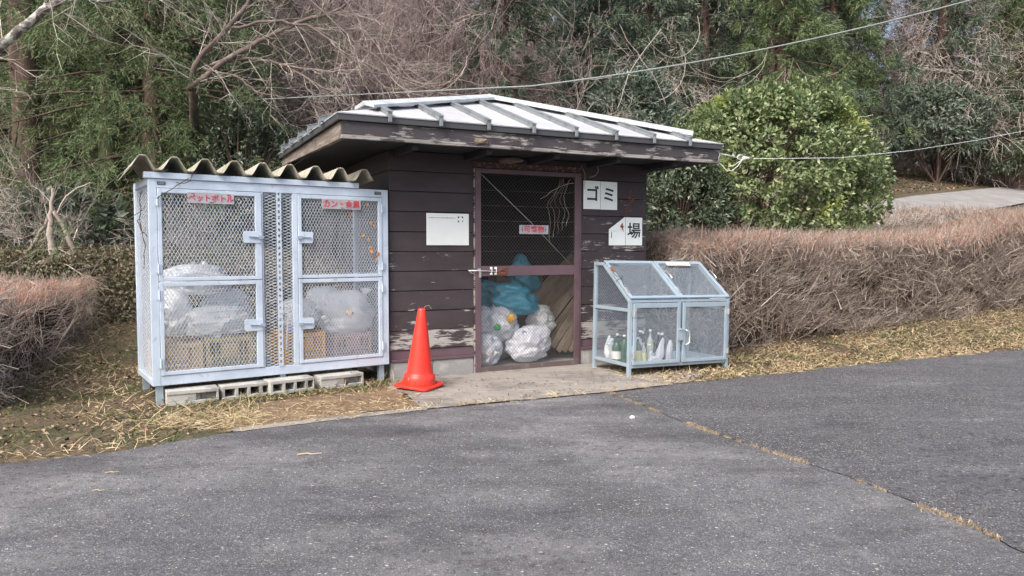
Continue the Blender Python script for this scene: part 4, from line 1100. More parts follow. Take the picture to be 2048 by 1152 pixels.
# lids
ln = math.hypot(yb, ZT - ZF); la_ = math.atan2(ZT - ZF, yb)
for x0, x1 in ((0.006, 0.618), (0.626, BW - .006)):
    Mx = Matrix.Translation((0, 0.0, ZF + .004)) @ Matrix.Rotation(la_, 4, 'X')
    mb = MB()
    for a in ((x0, x0 + .036, 0.0, ln), (x1 - .036, x1, 0.0, ln), (x0 + .036, x1 - .036, 0.0, .034), (x0 + .036, x1 - .036, ln - .045, ln - .001)): mb.box(*a, 0.0, 0.020, M=Mx)
    d = mb.build('lid', m_galv2, binn, bev=.003)
    V, F = lattice(x0 + .036, x1 - .036, .034, ln - .045, 0.0135, 0.021, 0.0018, y=0, k=3)
    V = V[:, [0, 2, 1]] + np.array([0, 0, .010])
    V = (np.c_[V, np.ones(len(V))] @ np.array(Mx).T)[:, :3]
    meshpart(d, 'expanded_mesh', V, F[:, ::-1], m_mesh2)
    for yy in (.12, ln - .16):
        for s_i, xx in enumerate((x0 + .004, )):
            MB().box(xx, xx + .03, yy - .04, yy + .04, .0205, .026, M=Mx).tube([Mx @ Vector((xx + .0, yy - .03, .028)), Mx @ Vector((xx + .0, yy + .03, .028))], .005, 6).build('hinge', m_rust if yy > .2 and x0 < .3 else m_steel, d)
    hx = x0 + .075 if x0 > .3 else x1 - .02
    if x0 > .3:
        for hx in (x0 + .02, x1 - .02):
            MB().tube([Mx @ Vector((hx, ln - .20, .02)), Mx @ Vector((hx + .012, ln - .20, .05)), Mx @ Vector((hx + .012, ln - .33, .05)), Mx @ Vector((hx, ln - .33, .02))], .006, 8).build('handle', m_steel, d, smooth=True)
        MB().box(x0 + .12, x0 + .43, ln - .105, ln - .045, .028, .040, M=Mx).build('wooden_tag', mat('bleached_board', (0.55, 0.52, 0.49), .8, layers=[('noise', 9, (3, 1, 1), (0.35, 0.31, 0.28), .5, .64)]), d, bev=.003)
    MB().box(x1 - .26, x1 - .05, -.002, .006, -.02, .004, M=Mx).build('edge_strip', m_paper, d) if x0 > .3 else None

# bottles and packets in the bin
BF = (BO, BA)
g3 = 'empty bottles in the bottle bin'
def bottle(label, x, y, h, r, m, lab=None, capm=None, neck=0.3, rz=0, rx=0, z=None, clear=False):
    t = thing('bottle', label, 'bottle', placed(*BF, x, y, (ZB + .011 - x * .0157) if z is None else z), BA + rz, g3, rx=rx)
    MB().lathe([(r * .9, 0), (r, .01), (r, h * (1 - neck) - r * .6), (r * .8, h * (1 - neck)), (r * .38, h * (1 - neck) + r), (r * .34, h - .02), (r * .42, h - .018), (r * .42, h)], 20).build('glass', m, t, smooth=True)
    if lab: MB().lathe([(r + .001, h * .12), (r + .0012, h * .52)], 20, cap=False).build('label', lab, t, smooth=True)
    if capm: MB().lathe([(r * .45, h - .015), (r * .45, h + .006), (r * .3, h + .008)], 14).build('cap', capm, t, smooth=True)
    return t
bottle('squat green glass jar with big white label, seen through the bin side', 0.11, 0.36, 0.20, 0.048, m_glassg, m_label, None, neck=.12)
bottle('slim clear bottle with white strip label by the front left post', 0.16, 0.17, 0.17, 0.026, m_glassc, m_label)
bottle('green bottle with yellow label just behind the left bin door', 0.20, 0.12, 0.26, 0.036, m_glassg, m_labely, m_paper)
bottle('clear bottle with pale label next to the yellow labelled bottle', 0.27, 0.13, 0.21, 0.033, m_glassc, m_labely)
bottle('tall dark wine bottle at the back of the bin', 0.33, 0.26, 0.31, 0.038, m_glassd, None, m_porcelain)
bottle('brown bottle standing beside the dark wine bottle', 0.40, 0.32, 0.29, 0.037, m_glassb, None, m_porcelain)
bottle('dark bottle with a white cap between two paper bags', 0.51, 0.14, 0.29, 0.038, m_glassd, m_glassd, m_porcelain)
bottle('short clear jar lying low in the middle of the bin', 0.37, 0.14, 0.11, 0.036, m_glassc, None, m_porcelain, neck=.1)
bottle('clear flask with white cap behind the short jar', 0.42, 0.22, 0.17, 0.034, m_glassc, None, m_porcelain, neck=.2)
g4 = 'crumpled packets in the bottle bin'
bag('crumpled clear bag tied at its neck in the back left corner', BF, 0.055, 0.42, ZB + .012, 0.05, 0.06, 0.26, m_bag, 41, g4, 4, point=.75, name='crumpled_bag')
bag('crumpled white paper bag left of the dark capped bottle', BF, 0.45, 0.11, ZB + .006, 0.05, 0.035, 0.25, m_bagw, 43, g4, point=.6, lean=(.05, 0), name='crumpled_bag')
bag('crumpled white paper bag next to the centre post of the bin', BF, 0.568, 0.12, ZB + .004, 0.04, 0.035, 0.22, m_bagw, 47, g4, point=.5, lean=(.035, 0), name='crumpled_bag')
bag('small scrunched white packet low before the dark bottles', BF, 0.36, 0.09, ZB + .008, 0.045, 0.035, 0.07, m_bagw, 49, g4, name='crumpled_bag')
bag('small scrunched packet leaning high on the brown bottle neck', BF, 0.27, 0.20, ZB + .16, 0.035, 0.03, 0.09, m_bagw, 51, g4, name='crumpled_bag')
more = [('dark green bottle in the second row behind the yellow labels', .14, .27, .27, .036, m_glassg, None, m_porcelain), ('clear bottle with blue-white label in the second row', .30, .24, .23, .034, m_glassc, m_label, None),
        ('squat brown jar in the second row, no label', .46, .27, .15, .04, m_glassb, m_label, m_porcelain), ('slim dark bottle directly behind the right paper bag', .56, .26, .28, .03, m_glassd, None, m_porcelain),
        ('small clear jar tucked behind the centre post', .62, .15, .12, .035, m_glassc, None, None), ('dark bottle with pale label in the back row left', .20, .48, .26, .036, m_glassd, m_label, m_porcelain),
        ('green bottle in the back row centre', .42, .48, .27, .036, m_glassg, None, None), ('clear tall bottle in the back row right of centre', .60, .46, .29, .034, m_glassc, m_labely, m_porcelain)]
for a_ in more:
    bottle(a_[0], *a_[1:5], a_[5], a_[6], a_[7], neck=random.uniform(.2, .38))
# ---------------------------------------------------------------- plants: hedges
def U(a, b, n): return rng.uniform(a, b, n)

def hedge(name, label, quad, top, n_twig, n_shoot, n_leaf, stems=30, twig_l=(0.14, 0.34), r=(0.0022, 0.0045), inner=True, base_frac=0.0, shoot_m=None, twig_m=None, leafm=None, under=0.0, flow=0.9, leaf_s=(.015, .032)):
    """quad: four (x, y) corners: front-left, front-right, back-right, back-left; top(x, y) height above the ground"""
    q = np.array(quad, float)
    c = q.mean(0)
    t = thing(name, label, 'hedge', (c[0], c[1], float(hz(*c))))
    O = np.array([c[0], c[1], float(hz(*c))])
    def XY(u, v):
        u = u[:, None]; v = v[:, None]
        return (q[0] * (1 - u) + q[1] * u) * (1 - v) + (q[3] * (1 - u) + q[2] * u) * v
    fdir = q[1] - q[0]; Lx = np.linalg.norm(fdir); fdir = fdir / Lx
    ndir = np.array([fdir[1], -fdir[0]])           # outward, towards the viewer
    Wd = np.linalg.norm(q[3] - q[0])
    # points near the surfaces: front, top, both ends, back
    def sample(n, area_w=(0.44, 0.34, 0.07, 0.07, 0.08)):
        k = rng.choice(5, n, p=np.array(area_w) / sum(area_w))
        u = rng.random(n); v = rng.random(n); w = rng.random(n)
        dep = np.abs(rng.normal(0, 0.10, n))
        lump = np.array([noise.noise(Vector((a * Lx * 1.1, b * Wd * 1.3, 5.0))) for a, b in zip(u, w)]) * 0.10
        f = k == 0; v[f] = np.clip(dep[f] / Wd + lump[f] / Wd + 0.10 * np.abs(w[f] - 0.62) ** 1.5, -0.1, 1)
        tp = k == 1; w[tp] = 1 - dep[tp] * 0.8
        e = k == 2; u[e] = dep[e] / Lx
        e = k == 3; u[e] = 1 - dep[e] / Lx
        e = k == 4; v[e] = 1 - dep[e] / Wd
        # rounded shoulder
        w = np.where(f & (w > 0.9), w - (w - 0.9) * np.clip(1 - v * 6, 0, 1) * 0.6, w)
        xy = XY(u, v)
        g = hz(xy[:, 0], xy[:, 1]); h = top(xy[:, 0], xy[:, 1])
        lumpt = np.array([noise.noise(Vector((a[0] * 1.5, a[1] * 1.5, 9.0))) for a in xy]) * 0.09
        z = g + under + (h - under + lumpt) * w + np.where(w > .85, np.abs(rng.normal(0, .022, n)), 0)
        out = np.zeros((n, 3))
        out[k == 0] = [ndir[0], ndir[1], 0.25]; out[tp] = [0, 0, 1]
        out[k == 2] = [-fdir[0], -fdir[1], 0.3]; out[k == 3] = [fdir[0], fdir[1], 0.3]; out[k == 4] = [-ndir[0], -ndir[1], 0.3]
        return np.c_[xy, z] - O, out, k, w
    P, out, k, w = sample(n_twig)
    gp = np.array([noise.noise(Vector((p[0] * 2.6, p[1] * 2.6, p[2] * 3.4))) for p in P])
    kp = (gp > -.10) | (rng.random(n_twig) < .25)
    P, out, k, w = P[kp], out[kp], k[kp], w[kp]; n_twig = len(P)
    fl = np.array([fdir[0], fdir[1], 0.0])
    sign = np.array([1.0 if noise.noise(Vector((p[0] * 0.8, p[1] * 0.8, p[2] * 1.1))) > -0.12 else -1.0 for p in P])
    D = nrm(out * U(0.3, 0.9, n_twig)[:, None] + fl * (sign * U(-0.2, flow, n_twig))[:, None] + rng.normal(0, 0.35, (n_twig, 3)) + np.array([0, 0, 0.18]))
    L = U(*twig_l, n_twig); rr = U(*r, n_twig)
    P = P - D * (L * 0.7)[:, None]
    bend = np.c_[rng.normal(0, .03, (n_twig, 2)), U(0.0, 0.08, n_twig)]
    (V, F), tips = bent_twigs(P, D, L, rr, bend, 3, 2)
    m1 = P + D * (L * .5)[:, None]
    # side twiglets
    s = rng.choice(n_twig, n_twig // 2, replace=False)
    D2 = nrm(D[s] + rng.normal(0, .55, (len(s), 3)))
    V2, F2 = prisms(m1[s], m1[s] + D2 * (L[s] * .5)[:, None], rr[s] * .6, rr[s] * .25, 3)
    V, F = merge([(V, F), (V2, F2)])
    tag(link_mesh('twigs', np_mesh('twigs', V, F), twig_m or m_twig, t), kind='stuff')
    if n_shoot:
        P, out, k, w = sample(n_shoot, (0.10, 0.80, 0.05, 0.05, 0.02))
        keep = (w > 0.78); P = P[keep]; out = out[keep]; n = len(P)
        D = nrm(out * 0.8 + rng.normal(0, .42, (n, 3)) + np.array([0, 0, .25]))
        L = U(0.05, 0.15, n)
        (V, F), tips = bent_twigs(P - D * (L * .5)[:, None], D, L, U(.0022, .0038, n), rng.normal(0, .015, (n, 3)), 3, 2)
        tag(link_mesh('young_shoots', np_mesh('young_shoots', V, F), shoot_m or m_shoot, t), kind='stuff')
    if n_leaf:
        P, out, k, w = sample(n_leaf)
        N = nrm(out + rng.normal(0, .5, P.shape)); T = nrm(np.cross(N, rng.normal(size=P.shape)))
        V, F = leaf_quads(P, N, T, U(*leaf_s, n_leaf), U(leaf_s[0] * .5, leaf_s[1] * .5, n_leaf))
        tag(link_mesh('leaves', np_mesh('leaves', V, F), leafm or m_hleaf, t), kind='stuff')
    # coarse woody forks showing at the surface
    nf = n_twig // 90
    P, out, k, w = sample(nf, (.7, .1, .1, .1, 0))
    D = nrm(out * .5 + rng.normal(0, .45, (nf, 3)) + np.array([0, 0, .9]))
    P = P - D * .25 - out * .08
    (V1, F1), tp_ = bent_twigs(P, D, U(.3, .6, nf), U(.005, .010, nf), rng.normal(0, .10, (nf, 3)), 4, 3)
    D2 = nrm(D + rng.normal(0, .6, (nf, 3)))
    (V2, F2), _ = bent_twigs(P + D * .18, D2, U(.2, .4, nf), U(.003, .006, nf), rng.normal(0, .08, (nf, 3)), 4, 3)
    tag(link_mesh('woody_forks', np_mesh('woody_forks', *merge([(V1, F1), (V2, F2)])), twig_m or m_twig, t), kind='stuff')
    # stems rising from the ground
    if stems:
        parts = []
        u = rng.random(stems); v = U(.15, .7, stems)
        xy = XY(u, v); g = hz(xy[:, 0], xy[:, 1]); h = top(xy[:, 0], xy[:, 1])
        P = np.c_[xy, g] - O
        for q_ in range(4):
            D = nrm(np.c_[rng.normal(0, .35, (stems, 2)), np.ones(stems)])
            (Vs, Fs), tp_ = bent_twigs(P, D, h * U(.6, .92, stems), U(.006, .015, stems), rng.normal(0, .12, (stems, 3)) * [1, 1, .2], 5, 4)
            parts.append((Vs, Fs))
        V, F = merge(parts)
        tag(link_mesh('stems', np_mesh('stems', V, F, True), twig_m or m_twig, t), kind='stuff')
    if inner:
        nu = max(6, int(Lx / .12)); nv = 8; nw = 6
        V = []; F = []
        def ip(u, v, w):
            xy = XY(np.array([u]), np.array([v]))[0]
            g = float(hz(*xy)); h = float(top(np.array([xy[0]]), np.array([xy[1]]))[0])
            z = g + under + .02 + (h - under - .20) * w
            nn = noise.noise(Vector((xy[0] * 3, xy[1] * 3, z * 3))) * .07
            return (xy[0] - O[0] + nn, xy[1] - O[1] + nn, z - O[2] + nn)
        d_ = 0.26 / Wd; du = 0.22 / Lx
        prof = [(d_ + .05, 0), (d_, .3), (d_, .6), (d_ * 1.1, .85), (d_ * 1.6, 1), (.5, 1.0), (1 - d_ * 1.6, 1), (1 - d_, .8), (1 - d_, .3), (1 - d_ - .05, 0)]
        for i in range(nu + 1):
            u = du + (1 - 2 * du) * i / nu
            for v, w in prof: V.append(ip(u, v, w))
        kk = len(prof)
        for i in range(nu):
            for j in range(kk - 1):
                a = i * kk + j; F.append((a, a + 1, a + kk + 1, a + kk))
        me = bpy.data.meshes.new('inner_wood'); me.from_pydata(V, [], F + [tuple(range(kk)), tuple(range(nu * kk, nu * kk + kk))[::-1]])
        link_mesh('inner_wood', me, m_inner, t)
    return t

hedge('bare_hedge', 'long brown leafless hedge with reddish top, running right from the shed behind the bottle bin',
      [(2.02, 8.15), (9.2, 11.9), (8.3, 13.4), (1.35, 9.45)], lambda x, y: 1.35 + .015 * (x - 2) + .62 * smooth((x - 6.0) / 4.5) + .05 * np.clip(perp(x, y) - .8, 0, 2) - hz(x, y),
      31000, 15000, 3500, 90, r=(0.0026, 0.0052))
hedge('bare_hedge', 'low reddish leafless hedge at the left edge in front of the trees',
      [(-3.75, 4.95), (-4.75, 8.55), (-8.2, 9.3), (-7.6, 3.6)][0:0] or [(-7.4, 2.9), (-3.80, 5.35), (-4.80, 8.6), (-8.8, 7.2)], lambda x, y: 0.90 - 0.07 * smooth((5.6 - y) / 1.5) - hz(x, y),
      13000, 12000, 1500, 40, r=(0.0024, 0.0048))
m_olive = mat('olive_leaves', (0, 0, 0), 0.5, island=[(0.0, (.05, .06, .03)), (.5, (.10, .115, .05)), (.8, (.17, .13, .07)), (1, (.22, .18, .10))], transl=.15)
hedge('leafy_hedge', 'olive green unclipped hedge running behind the mesh locker',
      [(-6.6, 8.5), (-1.9, 8.95), (-1.8, 9.8), (-6.6, 9.7)], lambda x, y: 0.86 - 0.0 * x, 2200, 200, 16000, 20, leafm=m_olive, leaf_s=(.036, .065))
hedge('bare_hedge', 'thin see-through hedge of short bare trunks beside the uphill road',
      [(6.5, 13.6), (18.0, 20.4), (17.7, 20.9), (6.2, 14.1)], lambda x, y: 0.40 + 0 * x, 6000, 1500, 1500, 90, twig_l=(.12, .3), r=(.004, .007), inner=False, under=0.12)

# ---------------------------------------------------------------- plants: trees
def branch_tree(seed, trunk_h, trunk_r, levels, spread=0.55, n_child=(3, 5), shrink=0.62, droop=0.0, k0=6, twist=.25, straight=0.12, lean=(0, 0), min_r=0.003, up=0.25, clear=.35):
    """recursive limbs; returns limb sticks and fine twig sticks"""
    rr = random.Random(seed)
    limbs = []; tw = []; tips = []
    def grow(p, d, L, r, lev):
        n = 5 if lev < 2 else (3 if lev < levels - 1 else 2)
        pts = [p]; dd = d
        for i in range(n):
            dd = (dd + Vector((rr.gauss(0, straight), rr.gauss(0, straight), rr.gauss(0, straight) + (up * .12 if lev else 0) - droop * .15 * lev))).normalized()
            pts.append(pts[-1] + dd * L / n)
        for i in range(n):
            ra = max(min_r, r * (1 - .55 * i / n)); rb = max(min_r * .7, r * (1 - .55 * (i + 1) / n))
            (limbs if lev < 3 else tw).append((pts[i], pts[i + 1], ra, rb))
        if lev >= levels:
            tips.append((pts[-1], dd)); return
        m = rr.randint(*n_child) + (2 if lev == 0 else 0)
        for c in range(m):
            t = rr.uniform(clear if lev == 0 else .25, 1.0)
            i = min(n - 1, int(t * n)); q = pts[i].lerp(pts[i + 1], t * n - i)
            a = rr.uniform(0, 2 * PI)
            base = (pts[i + 1] - pts[i]).normalized()
            s = base.cross(Vector((math.cos(a), math.sin(a), .3))).normalized()
            nd = (base * (1 - spread) + s * spread + Vector((0, 0, up * .3))).normalized()
            grow(q, nd, L * shrink * rr.uniform(.7, 1.2), r * .5 * (1.1 - .4 * t), lev + 1)
        grow(pts[-1], dd, L * shrink, r * .45, lev + 1)
    grow(Vector((0, 0, -.1)), Vector((lean[0], lean[1], 1)).normalized(), trunk_h, trunk_r, 0)
    return limbs, tw, tips

def sticks_mesh(name, S, k, smooth_=True):
    P0 = np.array([tuple(s[0]) for s in S]); P1 = np.array([tuple(s[1]) for s in S])
    V, F = prisms(P0, P1, np.array([s[2] for s in S]), np.array([s[3] for s in S]), k)
    return np_mesh(name, V, F, smooth_)

bare = {}
def bare_proto(key, *a, bark=None, twm=None, **kw):
    limbs, tw, tips = branch_tree(*a, **kw)
    bare[key] = (sticks_mesh('trunk_and_limbs', limbs, 7), sticks_mesh('bare_twigs', tw, 3), bark or m_cherry, twm or m_pink_twig)
def put_bare(key, name, label, x, y, s=1.0, rz=0, group=None, dz=0.0, cat='tree'):
    t = thing(name, label, cat, (x, y, float(hz(x, y)) + dz), rz, group)
    t.scale = (s, s, s)
    a, b, mb_, mt_ = bare[key]
    link_mesh('trunk', a, mb_, t); tag(link_mesh('crown', b, mt_, t), kind='stuff')
    return t
bare_proto('pink1', 1, 4.2, .11, 5, spread=.5, n_child=(4, 5), shrink=.64, up=.2, clear=.3, min_r=.004)
bare_proto('pink2', 2, 3.6, .10, 5, spread=.6, n_child=(4, 5), shrink=.66, up=.1, clear=.25, min_r=.004)
bare_proto('pale1', 4, 3.0, .08, 5, spread=.65, n_child=(3, 5), shrink=.66, up=-.1, droop=.25, straight=.22, clear=.3, twm=m_pale_twig, min_r=.005)
bare_proto('thin1', 6, 6.5, .07, 4, spread=.4, n_child=(3, 4), shrink=.5, up=.4, clear=.4, twm=m_pale_twig, min_r=.004)
bare_proto('shrub1', 8, 1.0, .025, 4, spread=.6, n_child=(4, 5), shrink=.68, up=.1, clear=.05, twm=m_pale_twig, min_r=.003, straight=.2)

# cedar: sprays of hanging needle twigs
def cedar_meshes(seed, H, R0, clumps, blades_per, bl=(.10, .22), bw=.018, z0=0.12, open_=.25, drop=.55, shape=.8):
    g = np.random.default_rng(seed)
    limbs = []
    limbs.append((Vector((0, 0, -.2)), Vector((0.03, 0, H * .5)), R0 * .085 + .05, R0 * .05 + .03))
    limbs.append((Vector((0.03, 0, H * .5)), Vector((0, 0.03, H)), R0 * .05 + .03, .01))
    CP = []; CD = []; CS = []
    for i in range(clumps):
        u = g.random() ** .8
        z = H * (z0 + (1 - z0) * u)
        rmax = R0 * (1 - u) ** shape * (0.8 + .35 * math.sin(i * 2.4)) + .15
        a = g.random() * 2 * PI
        rad = rmax * (g.random() ** .45)
        p = Vector((math.cos(a) * rad, math.sin(a) * rad, z - rad * .22 + g.normal() * .15))
        CP.append(p); CD.append(Vector((math.cos(a), math.sin(a), -drop)).normalized()); CS.append(.55 + .6 * g.random())
        if i % 3 == 0:
            q = Vector((0, 0, z + rad * .05)); limbs.append((q, q.lerp(p, .6) + Vector((0, 0, .05)), .028, .018)); limbs.append((q.lerp(p, .6) + Vector((0, 0, .05)), p, .018, .006))
    CP = np.array([tuple(p) for p in CP]); CD = np.array([tuple(p) for p in CD]); CS = np.array(CS)
    n = clumps * blades_per
    ci = np.repeat(np.arange(clumps), blades_per)
    # each clump is a few hanging fronds; blades start along the fronds
    fr = g.integers(0, 7, n)
    fa = (fr / 7 * 2 - 1) * 1.15
    d = CD[ci]; side = np.stack([-d[:, 1], d[:, 0], np.zeros(n)], -1)
    fdir = nrm(d * np.cos(fa)[:, None] + side * np.sin(fa)[:, None] + np.array([0, 0, 1]) * (g.normal(0, .15, n))[:, None] + np.stack([np.zeros(n), np.zeros(n), (fr % 3 - 1) * .45], -1))
    tt = g.random(n)
    start = CP[ci] + fdir * (tt * .46 * CS[ci])[:, None] + np.array([0, 0, -1]) * (tt ** 2 * .16 * CS[ci])[:, None]
    start += g.normal(0, .018, (n, 3))
    BD_ = nrm(fdir * .9 + g.normal(0, .55, (n, 3)) + np.array([0, 0, -.30]))
    L = g.uniform(*bl, n) * CS[ci]
    S_ = nrm(np.cross(BD_, g.normal(size=(n, 3)))) * (bw * g.uniform(.6, 1.2, n))[:, None]
    T_ = start + BD_ * L[:, None]
    V = np.stack([start - S_ * .5, start + S_ * .5, T_ + S_ * .12, T_ - S_ * .12], 1).reshape(-1, 3)
    F = np.arange(n)[:, None] * 4 + np.array([[0, 1, 2, 3]])
    return sticks_mesh('cedar_trunk', limbs, 8), np_mesh('cedar_sprays', V, F)
cedars = {'near': cedar_meshes(5, 9.0, 2.6, 1000, 180, bl=(.05, .115), bw=.0125, shape=.5, z0=.16),
          'far1': cedar_meshes(6, 13.0, 2.6, 420, 130, bl=(.10, .24), bw=.034, z0=.14, shape=.7),
          'high': cedar_meshes(9, 11.0, 1.5, 260, 130, bl=(.09, .22), bw=.028, z0=.40, shape=.3),
          'far2': cedar_meshes(7, 11.0, 2.3, 380, 130, bl=(.10, .24), bw=.034, z0=.08, shape=.6)}
def put_cedar(key, label, x, y, s=1, rz=0, m=None, group=None, dz=0, name='cedar_tree'):
    t = thing(name, label, 'tree', (x, y, float(hz(x, y)) + dz), rz, group)
    t.scale = (s, s, s)
    link_mesh('trunk', cedars[key][0], m_bark, t)
    o = link_mesh('crown', cedars[key][1], None, t)
    if not cedars[key][1].materials: cedars[key][1].materials.append(m_cedar)
    o.material_slots[0].link = 'OBJECT'; o.material_slots[0].material = m or m_cedar
    tag(o, kind='stuff')
    return t

# broadleaf crown
def leafy(seed, rx, ry, rzz, clusters, per, ll, lw, base_z=0.0, hollow=.55, up=.35, lump=.22, gap=-.25, taper=0.0):
    g = np.random.default_rng(seed)
    n = clusters
    d = nrm(g.normal(size=(n * 3, 3)))
    d[:, 2] = np.where(d[:, 2] < -.75, -d[:, 2], d[:, 2])
    off = seed * 7.3
    ns = np.array([noise.noise(Vector((v[0] * 1.8 + off, v[1] * 1.8, v[2] * 1.8))) for v in d])
    n2 = np.array([noise.noise(Vector((v[0] * 4.5 + off, v[1] * 4.5, v[2] * 4.5 + 3))) for v in d])
    keep = n2 > gap; d = d[keep][:n]; ns = ns[keep][:n]; n2 = n2[keep][:n]; n = len(d)
    rad = (hollow + (1 - hollow) * g.random(n) ** .35) * (1 + lump * ns + .15 * n2)
    P = d * rad[:, None] * np.array([rx, ry, rzz])
    zt = np.clip(P[:, 2:3] / rzz, 0, 1)
    P[:, :2] *= 1 - taper * zt ** 2
    P[:, 2] += rzz + base_z
    ci = np.repeat(np.arange(n), per); N_ = len(ci)
    dn = nrm(d[ci] + np.array([0, 0, up]))
    spread = nrm(g.normal(size=(N_, 3)))
    T = nrm(spread * .8 + dn * .55 + np.array([0, 0, -.15]))
    N = nrm(dn * 1.0 + g.normal(0, .45, (N_, 3))); N = nrm(N - T * (N * T).sum(1)[:, None])
    P2 = P[ci] + spread * (g.random(N_) * ll * .9)[:, None]
    V, F = leaf_quads(P2, N, T, ll * g.uniform(.7, 1.2, N_), lw * g.uniform(.75, 1.2, N_))
    return V, F, P, d
def limbs_to(P, origin, seed, r0=.05, n=60, mids=7):
    g = random.Random(seed)
    S = []
    hubs = []
    for i in range(mids):
        p = Vector(P[g.randrange(len(P))]) * .55; p.z = max(.3, p.z)
        o = Vector(origin) + Vector((g.uniform(-.12, .12), g.uniform(-.12, .12), 0))
        m = o.lerp(p, .5) + Vector((g.uniform(-.1, .1), g.uniform(-.1, .1), .05))
        S.append((o, m, r0, r0 * .7)); S.append((m, p, r0 * .7, r0 * .4)); hubs.append(p); hubs.append(m)
    for i in range(n):
        q = Vector(P[g.randrange(len(P))])
        hbs = min(hubs, key=lambda a: (a - q).length)
        m = hbs.lerp(q, .5) + Vector((g.uniform(-.08, .08), g.uniform(-.08, .08), g.uniform(-.05, .1)))
        S.append((hbs, m, r0 * .35, r0 * .2)); S.append((m, q, r0 * .2, r0 * .08))
    return S
def leafy_thing(name, label, cat, x, y, seed, dims, clusters, per, ll, lw, m, base_z=0.2, group=None, bark=None, yfrac=0, dz=0, **kw):
    t = thing(name, label, cat, (x, y, float(hz(x, y)) + dz), 0, group)
    V, F, P, d = leafy(seed, *dims, clusters, per, ll, lw, base_z, **kw)
    me = np_mesh('leaves', V, F)
    o = link_mesh('leaves', me, m, t); tag(o, kind='stuff')
    if yfrac:
        me.materials.append(m_camy)
        nl = len(V) // 5
        ctr = V.reshape(-1, 5, 3)[:, 0]
        ym = np.array([noise.noise(Vector((c[0] * .9 + 4, c[1] * .9, c[2] * .9))) for c in ctr]) > yfrac
        ym &= (rng.random(nl) < .75)
        mi = np.concatenate([ym, ym]).astype(np.int32)
        me.polygons.foreach_set('material_index', mi)
    S = limbs_to(P, (0, 0, -.1), seed, .045, 90)
    link_mesh('limbs', sticks_mesh('limbs', S, 6), bark or m_bark, t)
    return t

leafy_thing('camellia_bush', 'big round bright glossy broadleaf bush behind the hedge, right of the shed roof', 'bush', 4.28, 12.3, 3, (1.80, 1.5, 1.50), 3400, 10, .084, .043, m_cam, base_z=.12, yfrac=.40, hollow=.55, gap=-.18, lump=.18, taper=.20)
leafy_thing('evergreen_bush', 'dark small leaved evergreen bush behind the locker roof', 'bush', -3.75, 10.5, 11, (.95, .8, 1.45), 1500, 11, .07, .025, m_dkleaf, base_z=-.1, lump=.3)
leafy_thing('evergreen_bush', 'dark green leafy bush in the shade between the shed and the big round bush', 'bush', 2.55, 11.3, 12, (.85, .7, 1.25), 900, 12, .085, .034, m_dkleaf, base_z=-.1)
leafy_thing('evergreen_tree', 'grey green drooping evergreen above the right slope of the shed roof', 'tree', 2.4, 15.2, 13, (1.25, 1.0, 2.1), 1500, 12, .14, .034, m_greyleaf, base_z=.0, up=-.2)
leafy_thing('evergreen_tree', 'blue green loquat-like tree with pale leaf clusters above the uphill road hedge', 'tree', 16.0, 28.2, 14, (1.9, 1.4, 1.25), 1000, 10, .19, .06, m_greyleaf, base_z=.9, lump=.35)
leafy_thing('evergreen_tree', 'dark shaded evergreen at the right edge above the leaf-strewn bank', 'tree', 19.6, 29.3, 15, (2.6, 1.6, 1.9), 1600, 10, .15, .05, m_dkleaf, base_z=.2)
leafy_thing('aucuba_shrub', 'shrub with large pale green drooping leaves behind the left hedge', 'shrub', -6.0, 9.9, 16, (.95, .6, .62), 330, 9, .17, .055, m_greyleaf, base_z=.25, up=-.3)
leafy_thing('evergreen_bush', 'mid green leafy bush below the cedar beside the aucuba shrub', 'bush', -5.0, 10.6, 17, (.55, .5, .62), 500, 10, .08, .03, m_cedar, base_z=.1)

put_cedar('near', 'tall bright green cedar with drooping sprays at the left, behind the locker', -5.15, 10.7, .80, .4)
put_cedar('near', 'green cedar cut by the left edge of the picture, brown trunk showing low down', -7.2, 11.8, 1.02, 2.2)
put_cedar('near', 'slightly yellowish cedar just behind the two front cedars on the left', -6.1, 13.6, 1.2, 4.0)
dk = m_cedar2
put_cedar('high', 'blurry green cedar rising behind the apex of the shed roof', -0.15, 14.6, .85, 1.0, dk)
put_cedar('far2', 'narrow dark cedar between bare trees above the right of the shed roof', 1.75, 16.8, .72, 2.0, dk)
put_cedar('far2', 'dark cedar with pale vines before it, left of the camellia bush', 3.3, 18.2, .78, 2.9, dk)
put_cedar('far1', 'dense green cedar right behind the round camellia bush', 6.4, 17.8, .62, 1.3, m_cedar)
put_cedar('far1', 'tall dark cedar standing left of the cable behind the camellia bush', 7.7, 22.5, 1.0, 3.1, dk)
put_cedar('far2', 'broad mid green cedar right of the camellia bush, low branches hanging', 9.8, 23.0, .86, 5.0, m_cedar)
put_cedar('far2', 'dark cedar filling the gap above the uphill road bend', 12.2, 27.5, 1.05, .6, dk)
put_cedar('far1', 'dark cedar behind the bare tangle at the upper right corner', 17.5, 30.5, 1.1, 2.6, dk)
put_cedar('far2', 'green cedar at the far right edge behind the bank', 20.5, 30.0, .9, 4.4, m_cedar)
far_lab = 'cedar standing in the dark wood at the back'
